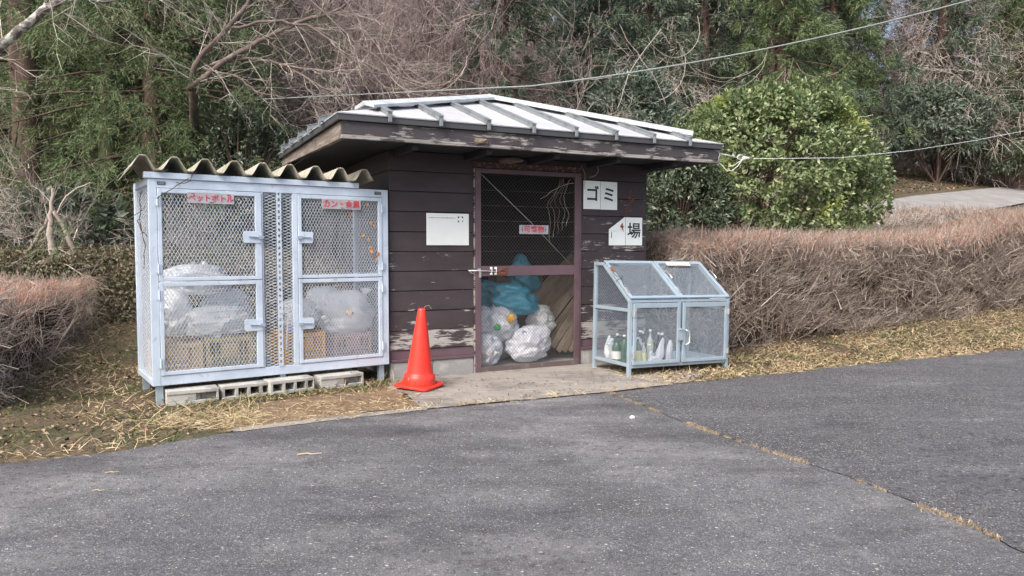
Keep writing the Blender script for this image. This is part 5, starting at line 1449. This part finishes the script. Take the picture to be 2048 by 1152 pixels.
for i, (x, y, s, kx) in enumerate([(6.5, 25, .95, 'far1'), (12.0, 32, 1.35, 'far2'), (9.5, 26, 1.0, 'far2'), (-13, 20, .9, 'far1'), (-10, 24, 1.0, 'far2'), (4.5, 28, 1.05, 'far1'), (8.5, 31, 1.1, 'far2'), (0.5, 33, 1.05, 'far1'), (13, 35, 1.15, 'far1'), (-16, 33, 1.2, 'far2'), (22, 38, 1.2, 'far2'), (27, 40, 1.2, 'far1'), (-22, 30, 1.1, 'far1'), (17, 40, 1.2, 'far1'), (31, 46, 1.3, 'far2')]):
    put_cedar(kx, far_lab + (', left side' if x / y < -.3 else ', centre' if x / y < .2 else ', right side'), x, y, s, i * 1.7, dk, 'cedars deep in the wood')

# bare trees
put_bare('pink2', 'bare_tree', 'bare pinkish brown tree directly behind the locker and cherry boughs', -3.4, 14.5, .95, .5)
put_bare('pink1', 'bare_tree', 'bare reddish tree rising behind the left end of the shed roof', -1.9, 15.5, .95, 1.7)
put_bare('pink2', 'bare_tree', 'spreading bare tree left of the green cedar behind the roof apex', -2.9, 18.0, 1.1, 3.0)
put_bare('thin1', 'bare_tree', 'slender pale bare tree with a straight trunk at upper left centre', -4.0, 16.5, 1.0, 0.3)
put_bare('pale1', 'bare_tree', 'pale tangled bare tree behind the middle of the shed roof', 1.1, 15.6, .95, 1.0)
put_bare('pale1', 'bare_tree', 'pale twisted bare tree right of the roof apex, below the cable', 3.6, 16.6, .8, 2.7)
put_cedar('far1', 'tall green cedar left of the bare tree, above the camellia bush', 5.0, 19.5, .80, 4.1, m_cedar2)
put_bare('pale1', 'bare_tree', 'pale bare tree with dense drooping twigs at the upper right corner', 17.6, 31.0, 1.75, .2)
put_bare('pale1', 'bare_tree', 'pale bare tree right of it, cut by the picture edge', 22.5, 33.0, 1.4, 3.9)
put_bare('shrub1', 'bare_shrub', 'bare twiggy shrub on the bank right of the camellia bush', 9.6, 21.6, 1.1, 1, cat='shrub')
put_bare('shrub1', 'bare_shrub', 'bare shrub on the leafy bank below the dark evergreens', 12.4, 25.6, 1.3, 2, cat='shrub')
put_bare('shrub1', 'bare_shrub', 'bare shrub near the right edge on top of the road bank', 17.0, 30.0, 1.5, 3, cat='shrub')
put_bare('shrub1', 'bare_shrub', 'straggly bare shrub under the left cedar, pale twigs', -5.9, 9.6, 1.0, 4, cat='shrub')
put_bare('shrub1', 'bare_shrub', 'bare thorny shrub close behind the locker, left of the dark bush', -4.6, 9.9, .9, 5, cat='shrub')
gl = 'bare tree standing in the pinkish wood behind the shed'
for i, (x, y, s, kx) in enumerate([(-5.5, 20, 1.2, 'pink1'), (-0.8, 21.5, 1.2, 'pink2'), (-4.0, 23, 1.3, 'pink2'), (-7.5, 22, 1.3, 'pink1'), (-1.8, 26, 1.5, 'pink1'), (-9.5, 18, 1.1, 'pink2'), (2.0, 25, 1.35, 'pink1'), (-6, 28, 1.6, 'pink2'), (-12, 27, 1.5, 'pink1'), (3.0, 31, 1.7, 'pink2'), (-3.2, 32, 1.7, 'pink1'), (-8.8, 33, 1.7, 'pink2'), (0.4, 24, 1.3, 'pink2'), (-2.6, 20.5, 1.15, 'pink1'), (15, 32, 1.5, 'pink2'), (20, 34, 1.4, 'pale1')]):
    side_ = 'left' if x / y < -.2 else ('centre' if x / y < .12 else 'right')
    put_bare(kx, 'bare_tree', gl + ', ' + side_ + ' of the picture, ' + ('nearer row' if y < 24 else 'back row'), x, y, s, i * 2.1, 'bare trees in the wood behind the shed')

# dense wood far behind
n = 14000
g = np.random.default_rng(77)
x = g.uniform(-75, 85, n); y = 40 + g.random(n) * 22
h = hz(x, y)
z = h + g.random(n) * (7.0 + 3.0 * np.array([noise.noise(Vector((a * .12, 3, 0))) for a in x]))
P = np.c_[x, y, z]
V, F = blades(P, nrm(g.normal(size=(n, 3)) + np.array([0, 0, .4])), g.uniform(.8, 1.9, n), g.uniform(.25, .6, n), g.normal(0, .2, (n, 3)))
m_farw = mat('far_wood', (0, 0, 0), .9, island=[(0, (.035, .045, .03)), (.5, (.07, .07, .05)), (.8, (.13, .10, .085)), (1, (.17, .14, .12))])
tag(link_mesh('far_wood', np_mesh('far_wood', V, F), m_farw), 'dense dark wood closing the view behind the nearer trees', 'wood', kind='stuff')
n = 6000                                            # brushwood between the trees
x = g.uniform(-22, 30, n); y = g.uniform(14.5, 36, n)
keepm = (perp(x, y) > 5.0) & ~((x > 6) & (perp(x, y) < 14))
x, y = x[keepm], y[keepm]; n = len(x)
P = np.c_[x, y, hz(x, y) + g.random(n) ** 2 * 1.3]
D = nrm(np.c_[g.normal(0, .7, (n, 2)), np.ones(n)])
(V, F), tp_ = bent_twigs(P, D, g.uniform(.6, 1.7, n), g.uniform(.006, .014, n), g.normal(0, .25, (n, 3)), 3, 3)
tag(link_mesh('brushwood', np_mesh('brushwood', V, F), m_pink_twig), 'tangled bare brushwood covering the floor of the wood', 'undergrowth', kind='stuff')

# vines hanging in the trees above the roof
for i, (x, y, z, w, label) in enumerate([(1.0, 14.6, 3.2, 1.1, 'looping pale vines hanging above the shed roof apex'), (2.2, 15.0, 3.0, 1.3, 'tangle of curling vines right of the roof apex beneath the cable'), (-2.3, 12.8, 2.2, .9, 'curling bare vines above the left corner of the roof'), (5.9, 16.6, 3.4, .5, 'short bundle of vines hanging before the cedars at upper right')]):
    t = thing('hanging_vine', label, 'vine', (x, y, z))
    rr = random.Random(40 + i); mb = MB()
    for q in range(26):
        p = Vector((rr.uniform(-w, w), rr.uniform(-.5, .5), rr.uniform(.2, 2.6))); pts = [p]
        d = Vector((rr.uniform(-.6, .6), rr.uniform(-.3, .3), -1)).normalized()
        cv = rr.uniform(-.35, .35)
        for s_i in range(11):
            d = (Matrix.Rotation(cv + rr.gauss(0, .12), 3, 'Y') @ d); d = (d + Vector((0, rr.gauss(0, .08), -.03))).normalized()
            pts.append(pts[-1] + d * .17)
        mb.tube(pts, rr.uniform(.003, .007), 4, cap=False)
    tag(mb.build('stems', m_pale_twig, t), kind='stuff')

# cherry tree with drooping boughs (left of the shed roof)
def limb_tree(name, label, base, limbs, bark, twm, seed, twigs_per=9, tw_len=(.35, .9)):
    t = thing(name, label, 'tree', base)
    B = Vector(base); rr = random.Random(seed)
    mb = MB(); tw = []
    def smoothpts(pts):
        out = []
        for i in range(len(pts) - 1):
            a, b = pts[i], pts[i + 1]
            p0 = pts[max(i - 1, 0)]; p3 = pts[min(i + 2, len(pts) - 1)]
            for s_i in range(4):
                u = s_i / 4
                out.append(.5 * ((2 * a) + (b - p0) * u + (2 * p0 - 5 * a + 4 * b - p3) * u * u + (-p0 + 3 * a - 3 * b + p3) * u ** 3))
        out.append(pts[-1]); return out
    for pts, r0, r1, ntw in limbs:
        P = smoothpts([Vector(p) - B for p in pts]); n = len(P)
        P = [p + Vector((rr.gauss(0, .008), rr.gauss(0, .008), rr.gauss(0, .008))) for p in P]
        mb.tube(P, [r0 + (r1 - r0) * i / (n - 1) for i in range(n)], 8)
        for q in range(ntw):
            i = rr.randrange(1, n); d0 = (P[i] - P[i - 1]).normalized()
            d = (d0 * .8 + Vector((rr.gauss(0, .5), rr.gauss(0, .35), rr.gauss(-.05, .5)))).normalized()
            L = rr.uniform(*tw_len); p = P[i]; r = max(.003, (r0 + (r1 - r0) * i / n) * .3); r = min(r, .010)
            for s_i in range(4):
                d = (d + Vector((rr.gauss(0, .13), rr.gauss(0, .1), rr.gauss(-.02, .12)))).normalized()
                p2 = p + d * L / 4
                tw.append((p, p2, r * (1 - s_i * .2), r * (.8 - s_i * .2)))
                for c in range(2):
                    dd = (d + Vector((rr.gauss(0, .6), rr.gauss(0, .5), rr.gauss(0, .6)))).normalized()
                    e = p2 + dd * L * rr.uniform(.2, .4); tw.append((p2, e, r * .45, r * .2))
                    e2 = e + (dd + Vector((rr.gauss(0, .5), rr.gauss(0, .5), rr.gauss(0, .5)))).normalized() * L * .2; tw.append((e, e2, r * .25, r * .12))
                p = p2
    mb.build('trunk', bark, t, smooth=True)
    if tw: tag(link_mesh('twigs', sticks_mesh('twigs', tw, 3), twm, t), kind='stuff')
    return t
base = (-4.9, 11.6, float(hz(-4.9, 11.6)))
limb_tree('cherry_tree', 'bare cherry tree sending long dark boughs rightwards over the roof', base, [
    ([base, (-4.85, 11.4, 1.4), (-4.6, 10.8, 2.6), (-4.05, 9.5, 3.40)], .085, .060, 3),
    ([(-4.08, 9.5, 3.38), (-3.91, 9.4, 3.66), (-3.49, 9.3, 4.0), (-3.26, 9.3, 4.3), (-3.0, 9.2, 4.9)], .040, .022, 12),
    ([(-4.1, 9.52, 3.3), (-3.59, 9.4, 3.62), (-2.99, 9.3, 3.90), (-2.53, 9.2, 4.06), (-2.19, 9.2, 4.15), (-1.8, 9.2, 4.4)], .038, .014, 20),
    ([(-3.80, 9.45, 3.58), (-3.41, 9.4, 3.64), (-2.87, 9.3, 3.55), (-2.48, 9.2, 3.33), (-2.18, 9.1, 3.16), (-1.92, 9, 2.96)], .022, .006, 16),
    ([(-3.9, 9.45, 3.55), (-3.35, 9.3, 3.36), (-3.1, 9.2, 3.18), (-2.73, 9.1, 3.10)], .016, .006, 7),
    ([(-3.47, 9.3, 3.98), (-3.0, 9.2, 4.04), (-2.65, 9.2, 4.015), (-2.35, 9.1, 3.90), (-2.06, 9, 3.643), (-1.80, 8.95, 3.50), (-1.57, 8.9, 3.236), (-1.4, 8.9, 3.05)], .018, .005, 16),
    ([(-2.87, 9.3, 3.55), (-2.3, 9.1, 3.42), (-1.9, 9.0, 3.40), (-1.7, 9, 3.377), (-1.3, 9, 3.36), (-0.98, 9, 3.42)], .016, .005, 14),
    ([(-2.7, 9.2, 4.5), (-2.3, 9.1, 4.15), (-1.9, 9.0, 3.75), (-1.6, 9.0, 3.55), (-1.35, 9, 3.25)], .012, .005, 14),
    ([(-2.2, 9.2, 4.5), (-1.9, 9.1, 4.1), (-1.75, 9.0, 3.85), (-1.45, 9.0, 3.55), (-1.1, 9.0, 3.45)], .011, .004, 14),
    ], m_cherry, m_pale_twig, 5)
base = (-6.9, 8.6, float(hz(-6.9, 8.6)))
limb_tree('lichened_tree', 'lichen spotted tree whose pale bough crosses the upper left corner', base, [
    ([base, (-6.85, 8.5, 1.6), (-6.6, 8.3, 2.6)], .12, .08, 0),
    ([(-6.62, 8.32, 2.55), (-5.75, 8.1, 3.25), (-5.30, 8.1, 3.62), (-4.95, 8.1, 3.88), (-4.65, 8.1, 4.1), (-4.3, 8.1, 4.6)], .062, .034, 10),
    ([(-5.1, 8.1, 3.75), (-5.0, 8.1, 3.95), (-5.15, 8.1, 4.3)], .02, .012, 4),
    ([(-4.8, 8.1, 4.0), (-4.4, 8.2, 3.95), (-4.0, 8.3, 4.05), (-3.7, 8.3, 3.9)], .012, .005, 16),
    ([(-4.5, 8.1, 4.3), (-4.1, 8.2, 4.2), (-3.75, 8.3, 4.25), (-3.4, 8.3, 4.0)], .012, .005, 16),
    ], m_lichen, m_pale_twig, 8)
base = (-6.75, 10.4, float(hz(-6.75, 10.4)))
limb_tree('old_trunk', 'thick reddish brown trunk wrapped in vines at the left edge', base, [
    ([base, (-6.7, 10.4, 1.5), (-6.75, 10.4, 3.2), (-6.8, 10.4, 6)], .24, .16, 8), ([(-6.45, 10.1, .2), (-6.4, 10.1, 1.6), (-6.6, 10.15, 2.9)], .02, .012, 4), ([(-7.0, 10.1, .2), (-6.95, 10.12, 1.6), (-6.7, 10.15, 3.0)], .025, .014, 4)], m_bark, m_pale_twig, 9)
base = (-6.2, 11.0, float(hz(-6.2, 11.0)))
limb_tree('mossy_trunk', 'green mossy trunk standing between the aucuba and the dark bush', (-5.75, 10.5, .3), [
    ([(-5.75, 10.5, .2), (-5.72, 10.5, 1.2), (-5.7, 10.5, 2.4), (-5.6, 10.5, 4.5)], .17, .11, 2)], m_barkg, m_pale_twig, 10)
base = (-6.05, 8.7, 1.0)
limb_tree('dead_branch', 'broken pale dead branch sticking up behind the left hedge', base, [
    ([(-5.9, 8.8, .75), (-5.66, 8.8, 1.05), (-5.45, 8.8, 1.15), (-5.2, 8.8, 1.16)], .045, .04, 2),
    ([(-5.45, 8.8, 1.15), (-5.48, 8.8, 1.45), (-5.45, 8.8, 1.75), (-5.43, 8.8, 1.98)], .05, .012, 3),
    ([(-5.9, 8.8, 1.0), (-5.7, 8.8, 1.3), (-5.5, 8.8, 1.6)], .025, .018, 3),
    ([(-5.2, 8.8, 1.16), (-5.28, 8.8, 1.45), (-5.43, 8.8, 1.7)], .035, .02, 2),
    ([(-6.3, 8.8, 1.12), (-5.9, 8.8, 1.10), (-5.55, 8.8, 1.12)], .012, .008, 1),
    ([(-5.43, 8.8, 1.65), (-5.2, 8.8, 1.95), (-4.95, 8.8, 2.05)], .012, .005, 2)], m_pale_twig, m_pale_twig, 12)

# ---------------------------------------------------------------- ground cover
def area_points(n, xr, yr, cond):
    x = rng.uniform(*xr, n * 4); y = rng.uniform(*yr, n * 4)
    k = cond(x, y); x, y = x[k][:n], y[k][:n]
    return x, y
def edge_y(x):                       # the asphalt edge
    return np.interp(x, [-9, -2.98, -2.39, -1.98, -1.39, -0.64, 0.85, 1.51, 2.34, 3.65, 6.41, 12], [-0.4, 4.25, 4.54, 4.95, 5.31, 5.73, 6.40, 6.81, 7.21, 7.93, 9.21, 11.8])
def in_loc(x, y, o, a, x0, x1, y0, y1):
    u = (x - o[0]) * math.cos(a) + (y - o[1]) * math.sin(a); v = -(x - o[0]) * math.sin(a) + (y - o[1]) * math.cos(a)
    return (u > x0) & (u < x1) & (v > y0) & (v < y1)
def soilzone(x, y): return (x > -2.0) & (x < -0.8) & (perp(x, y) < .85) & (perp(x, y) > -.2)
def free(x, y):
    return ~in_loc(x, y, SO, SA, -.05, 3.05, -.08, 1.85) & ~((x > -1.1) & (x < 1.45) & (perp(x, y) < .9))
def road_dist(x, y):
    d = np.full(np.shape(x), 1e9)
    for (ax, ay), (bx, by) in zip(rc[:-1], rc[1:]):
        t_ = np.clip(((x - ax) * (bx - ax) + (y - ay) * (by - ay)) / ((bx - ax) ** 2 + (by - ay) ** 2), 0, 1)
        d = np.minimum(d, np.hypot(x - ax - t_ * (bx - ax), y - ay - t_ * (by - ay)))
    return d
# fallen leaves
def litter(name, label, n, xr, yr, cond, size=(.02, .05), m=None, lift=.012):
    x, y = area_points(n, xr, yr, cond); n = len(x)
    P = np.c_[x, y, hz(x, y) + lift + rng.random(n) * .02]
    N = nrm(np.c_[rng.normal(0, .45, (n, 2)), np.ones(n)]); T = nrm(np.cross(N, rng.normal(size=(n, 3))))
    L = U(*size, n)
    V, F = leaf_quads(P, N, T, L, L * U(.4, .75, n), fold=.3)
    tag(link_mesh(name, np_mesh(name, V, F), m or m_litter), label, 'fallen leaves', kind='stuff')
litter('fallen_leaves', 'brown fallen leaves scattered over the grass left of the locker', 8500, (-7, -.7), (1, 9), lambda x, y: (y > edge_y(x) - .0 + rng.random(len(x)) ** 2 * .3) & free(x, y) & ~soilzone(x, y))
litter('fallen_leaves', 'brown fallen leaves between the right hedge and the asphalt', 9000, (1.2, 12), (6.6, 13), lambda x, y: (y > edge_y(x) - .03 + rng.random(len(x)) ** 2 * .2) & (perp(x, y) < 1.6) & free(x, y))
litter('fallen_leaves', 'orange brown leaf litter on the bank above the uphill road', 9000, (6, 32), (16, 40), lambda x, y: (perp(x, y) > 3) & (perp(x, y) < 19) & (road_dist(x, y) > 1.35), size=(.06, .13))
litter('fallen_leaves', 'a few small leaves and crumbs on the concrete and soil by the door', 500, (-2, 1.6), (5.2, 7.6), lambda x, y: (y > edge_y(x)) & (perp(x, y) < 1.0), size=(.012, .03), lift=.014)
def tufts(name, label, cat, n, xr, yr, cond, m, L=(.05, .12), W=(.003, .006), lean=.6, lift=0.0, clump=None):
    x, y = area_points(n, xr, yr, cond); n = len(x)
    if clump is not None:
        msk = np.array([noise.noise(Vector((a * clump[0], b * clump[0], clump[2]))) for a, b in zip(x, y)]) > clump[1]
        x, y = x[msk], y[msk]; n = len(x)
    P = np.c_[x, y, hz(x, y) + lift]
    D = nrm(np.c_[rng.normal(0, lean, (n, 2)), np.ones(n) * .7])
    V, F = blades(P, D, U(*L, n), U(*W, n), np.c_[rng.normal(0, .02, (n, 2)), -U(0, .03, n)])
    tag(link_mesh(name, np_mesh(name, V, F), m), label, cat, kind='stuff')
vergeL = lambda x, y: (y > edge_y(x) + .03) & free(x, y) & ~soilzone(x, y) & ~in_loc(x, y, LO, LA, 0, 2.1, .1, .8)
vergeR = lambda x, y: (y > edge_y(x) + .02) & (perp(x, y) < 1.5) & free(x, y) & ~in_loc(x, y, BO, BA, 0.05, 1.2, .1, .7)
tufts('green_grass', 'short green weeds in the verge left of the locker', 'grass', 16000, (-7.5, -.8), (2, 9.5), vergeL, m_grass, L=(.03, .09), W=(.004, .009), clump=(1.3, .02, 1))
tufts('green_grass', 'green weeds at the foot of the right hedge beside the bin', 'grass', 6500, (1.8, 11), (7, 12), vergeR, m_grass, L=(.03, .09), W=(.004, .008), clump=(1.5, .08, 2))
tufts('dry_grass', 'dry straw coloured grass over the left verge', 'grass', 17000, (-7.5, -.8), (1, 9.5), vergeL, m_straw, L=(.05, .16), lean=1.3, clump=(.9, -.12, 3))
tufts('dry_grass', 'dry straw coloured grass along the right verge edge', 'grass', 19000, (1.0, 11), (6.6, 12), vergeR, m_straw, L=(.04, .13), lean=1.6, clump=(1.2, -.25, 4))
tufts('dry_grass', 'thin dry blades and crumbs over the soil and concrete edge', 'grass', 1500, (-2.1, 1.7), (5.0, 7.2), lambda x, y: (y > edge_y(x) - .02) & (perp(x, y) < .45 + .5 * (rng.random(len(x)) ** 2)) & ((perp(x, y) < .12) | (x < -.8) | (x > 1.2)), m_straw, L=(.02, .08), lean=1.8, lift=.012)
tufts('straw_heap', 'pale loose straw spread in front of the leftmost concrete block', 'straw', 900, (-2.75, -1.75), (4.95, 5.85), lambda x, y: ((x + 2.2) / .42) ** 2 + ((y - 5.35) / .33) ** 2 < 1, m_straw, L=(.06, .20), W=(.002, .004), lean=2.4, lift=.012)
tufts('green_grass', 'green weeds sprouting along the concrete blocks and cone', 'grass', 1300, (-2.7, -.9), (5.7, 7.0), lambda x, y: in_loc(x, y, LO, LA, .3, 2.35, -.28, -.12) | in_loc(x, y, LO, LA, 1.9, 2.4, -.30, .1), m_grass, L=(.02, .06), W=(.003, .006), lift=.006)
tufts('dry_grass', 'dry blades poking out around the bottle bin feet', 'grass', 700, (1.0, 2.6), (6.8, 8.2), lambda x, y: in_loc(x, y, BO, BA, -.05, 1.4, -.12, .6), m_straw, L=(.03, .09), lean=1.2, lift=.01)
# moss clumps growing in the joint of the asphalt
sm = np.array(seam[:-1])
cum = np.r_[0, np.cumsum(np.hypot(*np.diff(sm, axis=0).T))]
n = 9000
tt = rng.random(n) * cum[-1]
gate = np.array([noise.noise(Vector((a * 2.6, 0, 2))) + .55 * noise.noise(Vector((a * 9, 0, 5))) for a in tt])
tt = tt[gate > -0.06]; gate = gate[gate > -0.06] + .08; n = len(tt)
x = np.interp(tt, cum, sm[:, 0]) + .008 + rng.normal(0, 1, n) * (.006 + .030 * np.clip(gate, 0, .5)); y = np.interp(tt, cum, sm[:, 1]) + rng.normal(0, .006, n)
P = np.c_[x, y, np.full(n, .004)]
V, F = blades(P, nrm(np.c_[rng.normal(0, .8, (n, 2)), np.ones(n)]), U(.006, .020, n), U(.003, .006, n), rng.normal(0, .003, (n, 3)))
tag(link_mesh('joint_moss', np_mesh('joint_moss', V, F), m_moss), 'dry orange moss growing along the asphalt joint', 'moss', kind='stuff')

# ---------------------------------------------------------------- cables
def cable(name, label, pts, r, m, sag=0.0):
    t = thing(name, label, 'cable', pts[0])
    B = Vector(pts[0]); a, b = Vector(pts[0]), Vector(pts[-1])
    P = []
    if len(pts) == 2:
        for i in range(41):
            u = i / 40; p = a.lerp(b, u); p.z -= sag * 4 * u * (1 - u); P.append(p - B)
    else: P = [Vector(p) - B for p in pts]
    MB().tube(P, r, 6).build('strand', m, t, smooth=True)
    return t
pa, pb, pc_, pd = (-5.0, 12, 3.572), (-0.59, 12, 3.786), (4.28, 12, 4.496), (7.29, 12, 5.225)
f = np.polyfit([p[0] for p in (pa, pb, pc_, pd)], [p[2] for p in (pa, pb, pc_, pd)], 2)
cab = []
for px in range(-400, 1024, 60):
    d_ = 9 + (1024 - px) * .0032
    yp = 183 + 27 * (950 - px) / 550
    cab.append(((px - 1024) / 1480 * d_, d_, 1.25 + (501 - yp) * d_ / 1480))
cab += [(x * .75, 9.0, 1.25 + .75 * (float(np.polyval(f, x)) - 1.25)) for x in np.linspace(.3, 22, 45)]
cable('overhead_cable', 'grey overhead cable crossing behind the roof and rising to the right', cab, .0085, m_wire)
q0 = Vector((2.74, 8.47, 2.285)); q1 = Vector((8.22, 12.0, 3.16)); q2 = q0 + (q1 - q0) * 2.2 + Vector((0, 0, .9))
cable('service_wire', 'thin pale wire running from the roof corner to the right edge', [q0, q0.lerp(q1, .25) - Vector((0, 0, .10)), q0.lerp(q1, .5) - Vector((0, 0, .11)), q0.lerp(q1, .75) - Vector((0, 0, .07)), q1, q2], .0033, m_wirew)
rc_ = Vector(placed(SO, SA, 3.53, -.58, 2.27))
t = thing('wire_anchor', 'white wire anchor with hanging loops tied to the right roof corner', 'cable anchor', rc_)
d = (q0 - rc_)
MB().tube([(-.06, 0, .03), d * .1 + Vector((0, 0, .02)), d * .5], .008, 6).build('tie_rod', m_wirew, t, smooth=True)
MB().tube([d * .5, d * .58 + Vector((0, 0, .03)), d * .68 + Vector((0, 0, .03)), d * .72, d * .66 - Vector((0, 0, .02)), d * .56 - Vector((0, 0, .02)), d * .5], .005, 6).build('eye', m_wirew, t, smooth=True)
MB().lathe([(.010, 0), (.016, .01), (.013, .03), (.018, .05), (.013, .07), (.017, .09), (.011, .11)], 12, M=d.to_track_quat('Z', 'Y').to_matrix().to_4x4(), c=d * .68).build('insulator', m_porcelain, t, smooth=True)
MB().tube([(.0, 0, .02), (-.01, 0, -.07), (.03, 0, -.10), (.07, 0, -.15), (.14, .02, -.16), (.22, .05, -.10), (.27, .08, -.03), d * .85], .004, 6).tube([(-.08, 0, -.05), (-.03, 0, -.08), (.0, 0, -.075)], .006, 6).tube([(.10, .02, -.11), (.17, .04, -.10), (.24, .07, -.05), d * .85], .003, 6).build('hanging_loop', m_wirew, t, smooth=True)

# sticks, crumbs and a stone on the asphalt
def road_bit(name, label, cat, x, y, L, a, m, r=.004, bend=.01):
    t = thing(name, label, cat, (x, y, .010), R(a))
    MB().tube([(0, 0, .003), (L * .4, bend, .006), (L * .6, -bend * .5, .004), (L, 0, .005)], [r, r, r * .8, r * .5], 5).build('stem', m, t)
road_bit('dry_stick', 'pale dry stick lying on the asphalt left of centre', 'stick', -1.30, 4.42, .145, 12, m_straw, .0045)
road_bit('dry_stick', 'short pale straw on the asphalt near the left verge', 'stick', -2.26, 4.05, .07, 25, m_straw, .003)
road_bit('dry_stick', 'short pale straw nearest the left edge on dark asphalt', 'stick', -2.16, 3.75, .06, 8, m_straw, .003)
road_bit('dry_stick', 'tiny curled straw at the middle of the asphalt', 'stick', -0.19, 2.60, .035, 60, m_straw, .002, .006)
lump('white_stone', 'small white stone on the asphalt beside the joint', 'stone', (0.89, 5.42, .014), (.020, .016, .012), m_porcelain, 6)

# dried climbers
def climber(label, frame, pts_list, r=.0022, m=None):
    t = thing('dry_vine', label, 'vine', placed(*frame, *pts_list[0][0]), frame[1])
    o_ = Vector(pts_list[0][0]); mb = MB()
    for q, pts in enumerate(pts_list):
        P = []
        for a, b in zip(pts[:-1], pts[1:]):
            for i in range(5):
                p = Vector(a).lerp(Vector(b), i / 5) - o_
                P.append(p + Vector((noise.noise(p * 9 + Vector((q, 0, 0))), 0, noise.noise(p * 9 + Vector((0, q, 3))))) * .035)
        P.append(Vector(pts[-1]) - o_)
        mb.tube(P, r, 4)
    tag(mb.build('stems', m or m_pale_twig, t), kind='stuff')
climber('dry tendrils trailing over the top left corner of the mesh locker', LF, [
    [(.30, -.02, 1.83), (.24, -.022, 1.76), (.15, -.02, 1.72), (.05, -.02, 1.66)], [(.36, -.02, 1.87), (.30, -.024, 1.80), (.20, -.022, 1.79)],
    [(-.015, .1, 1.72), (-.04, .2, 1.5), (-.02, .12, 1.3), (-.03, .1, 1.1)], [(-.015, .05, 1.6), (-.09, .08, 1.52), (-.13, .1, 1.56)], [(-.02, .3, 1.5), (-.05, .2, 1.42), (-.01, .05, 1.36)]], .003, m_inner)
climber('pale dry tendrils hanging inside the upper right corner of the shed door mesh', SF, [
    [(1.98 - .03 * k, -.026, 2.0), (1.90 - .05 * k, -.026, 1.82 - .03 * k), (1.96 - .06 * k, -.026, 1.66), (1.93 - .05 * k, -.026, 1.50 - .04 * k)] for k in range(5)] + [[(2.02, -.026, 1.96), (1.80, -.026, 1.90), (1.62, -.026, 1.78)]], .0018)
climber('curled dry tendril hanging from the eave right of the door', SF, [[(2.30, -.03, 2.19), (2.33, -.04, 2.10), (2.28, -.03, 2.04), (2.22, -.03, 2.03)], [(2.13, -.02, 2.14), (2.16, -.025, 2.06), (2.17, -.025, 1.9)]], .003)
climber('knot of dry vine on the boards between the two white character signs', SF, [[(2.78, -.012, 1.92), (2.73, -.02, 1.83), (2.80, -.03, 1.80), (2.74, -.02, 1.76), (2.71, -.012, 1.66)], [(2.70, -.015, 1.84), (2.77, -.03, 1.80), (2.84, -.015, 1.83)]], .004, m_rust)
climber('dry twigs lying over the slanted left rail of the bottle bin', BF, [[(.02, .10, .86), (.05, .2, .95), (.02, .35, 1.05)], [(-.02, .2, .93), (.10, .25, 1.0)], [(.0, .45, 1.13), (.12, .4, 1.10), (.22, .5, 1.14)]], .003, m_inner)
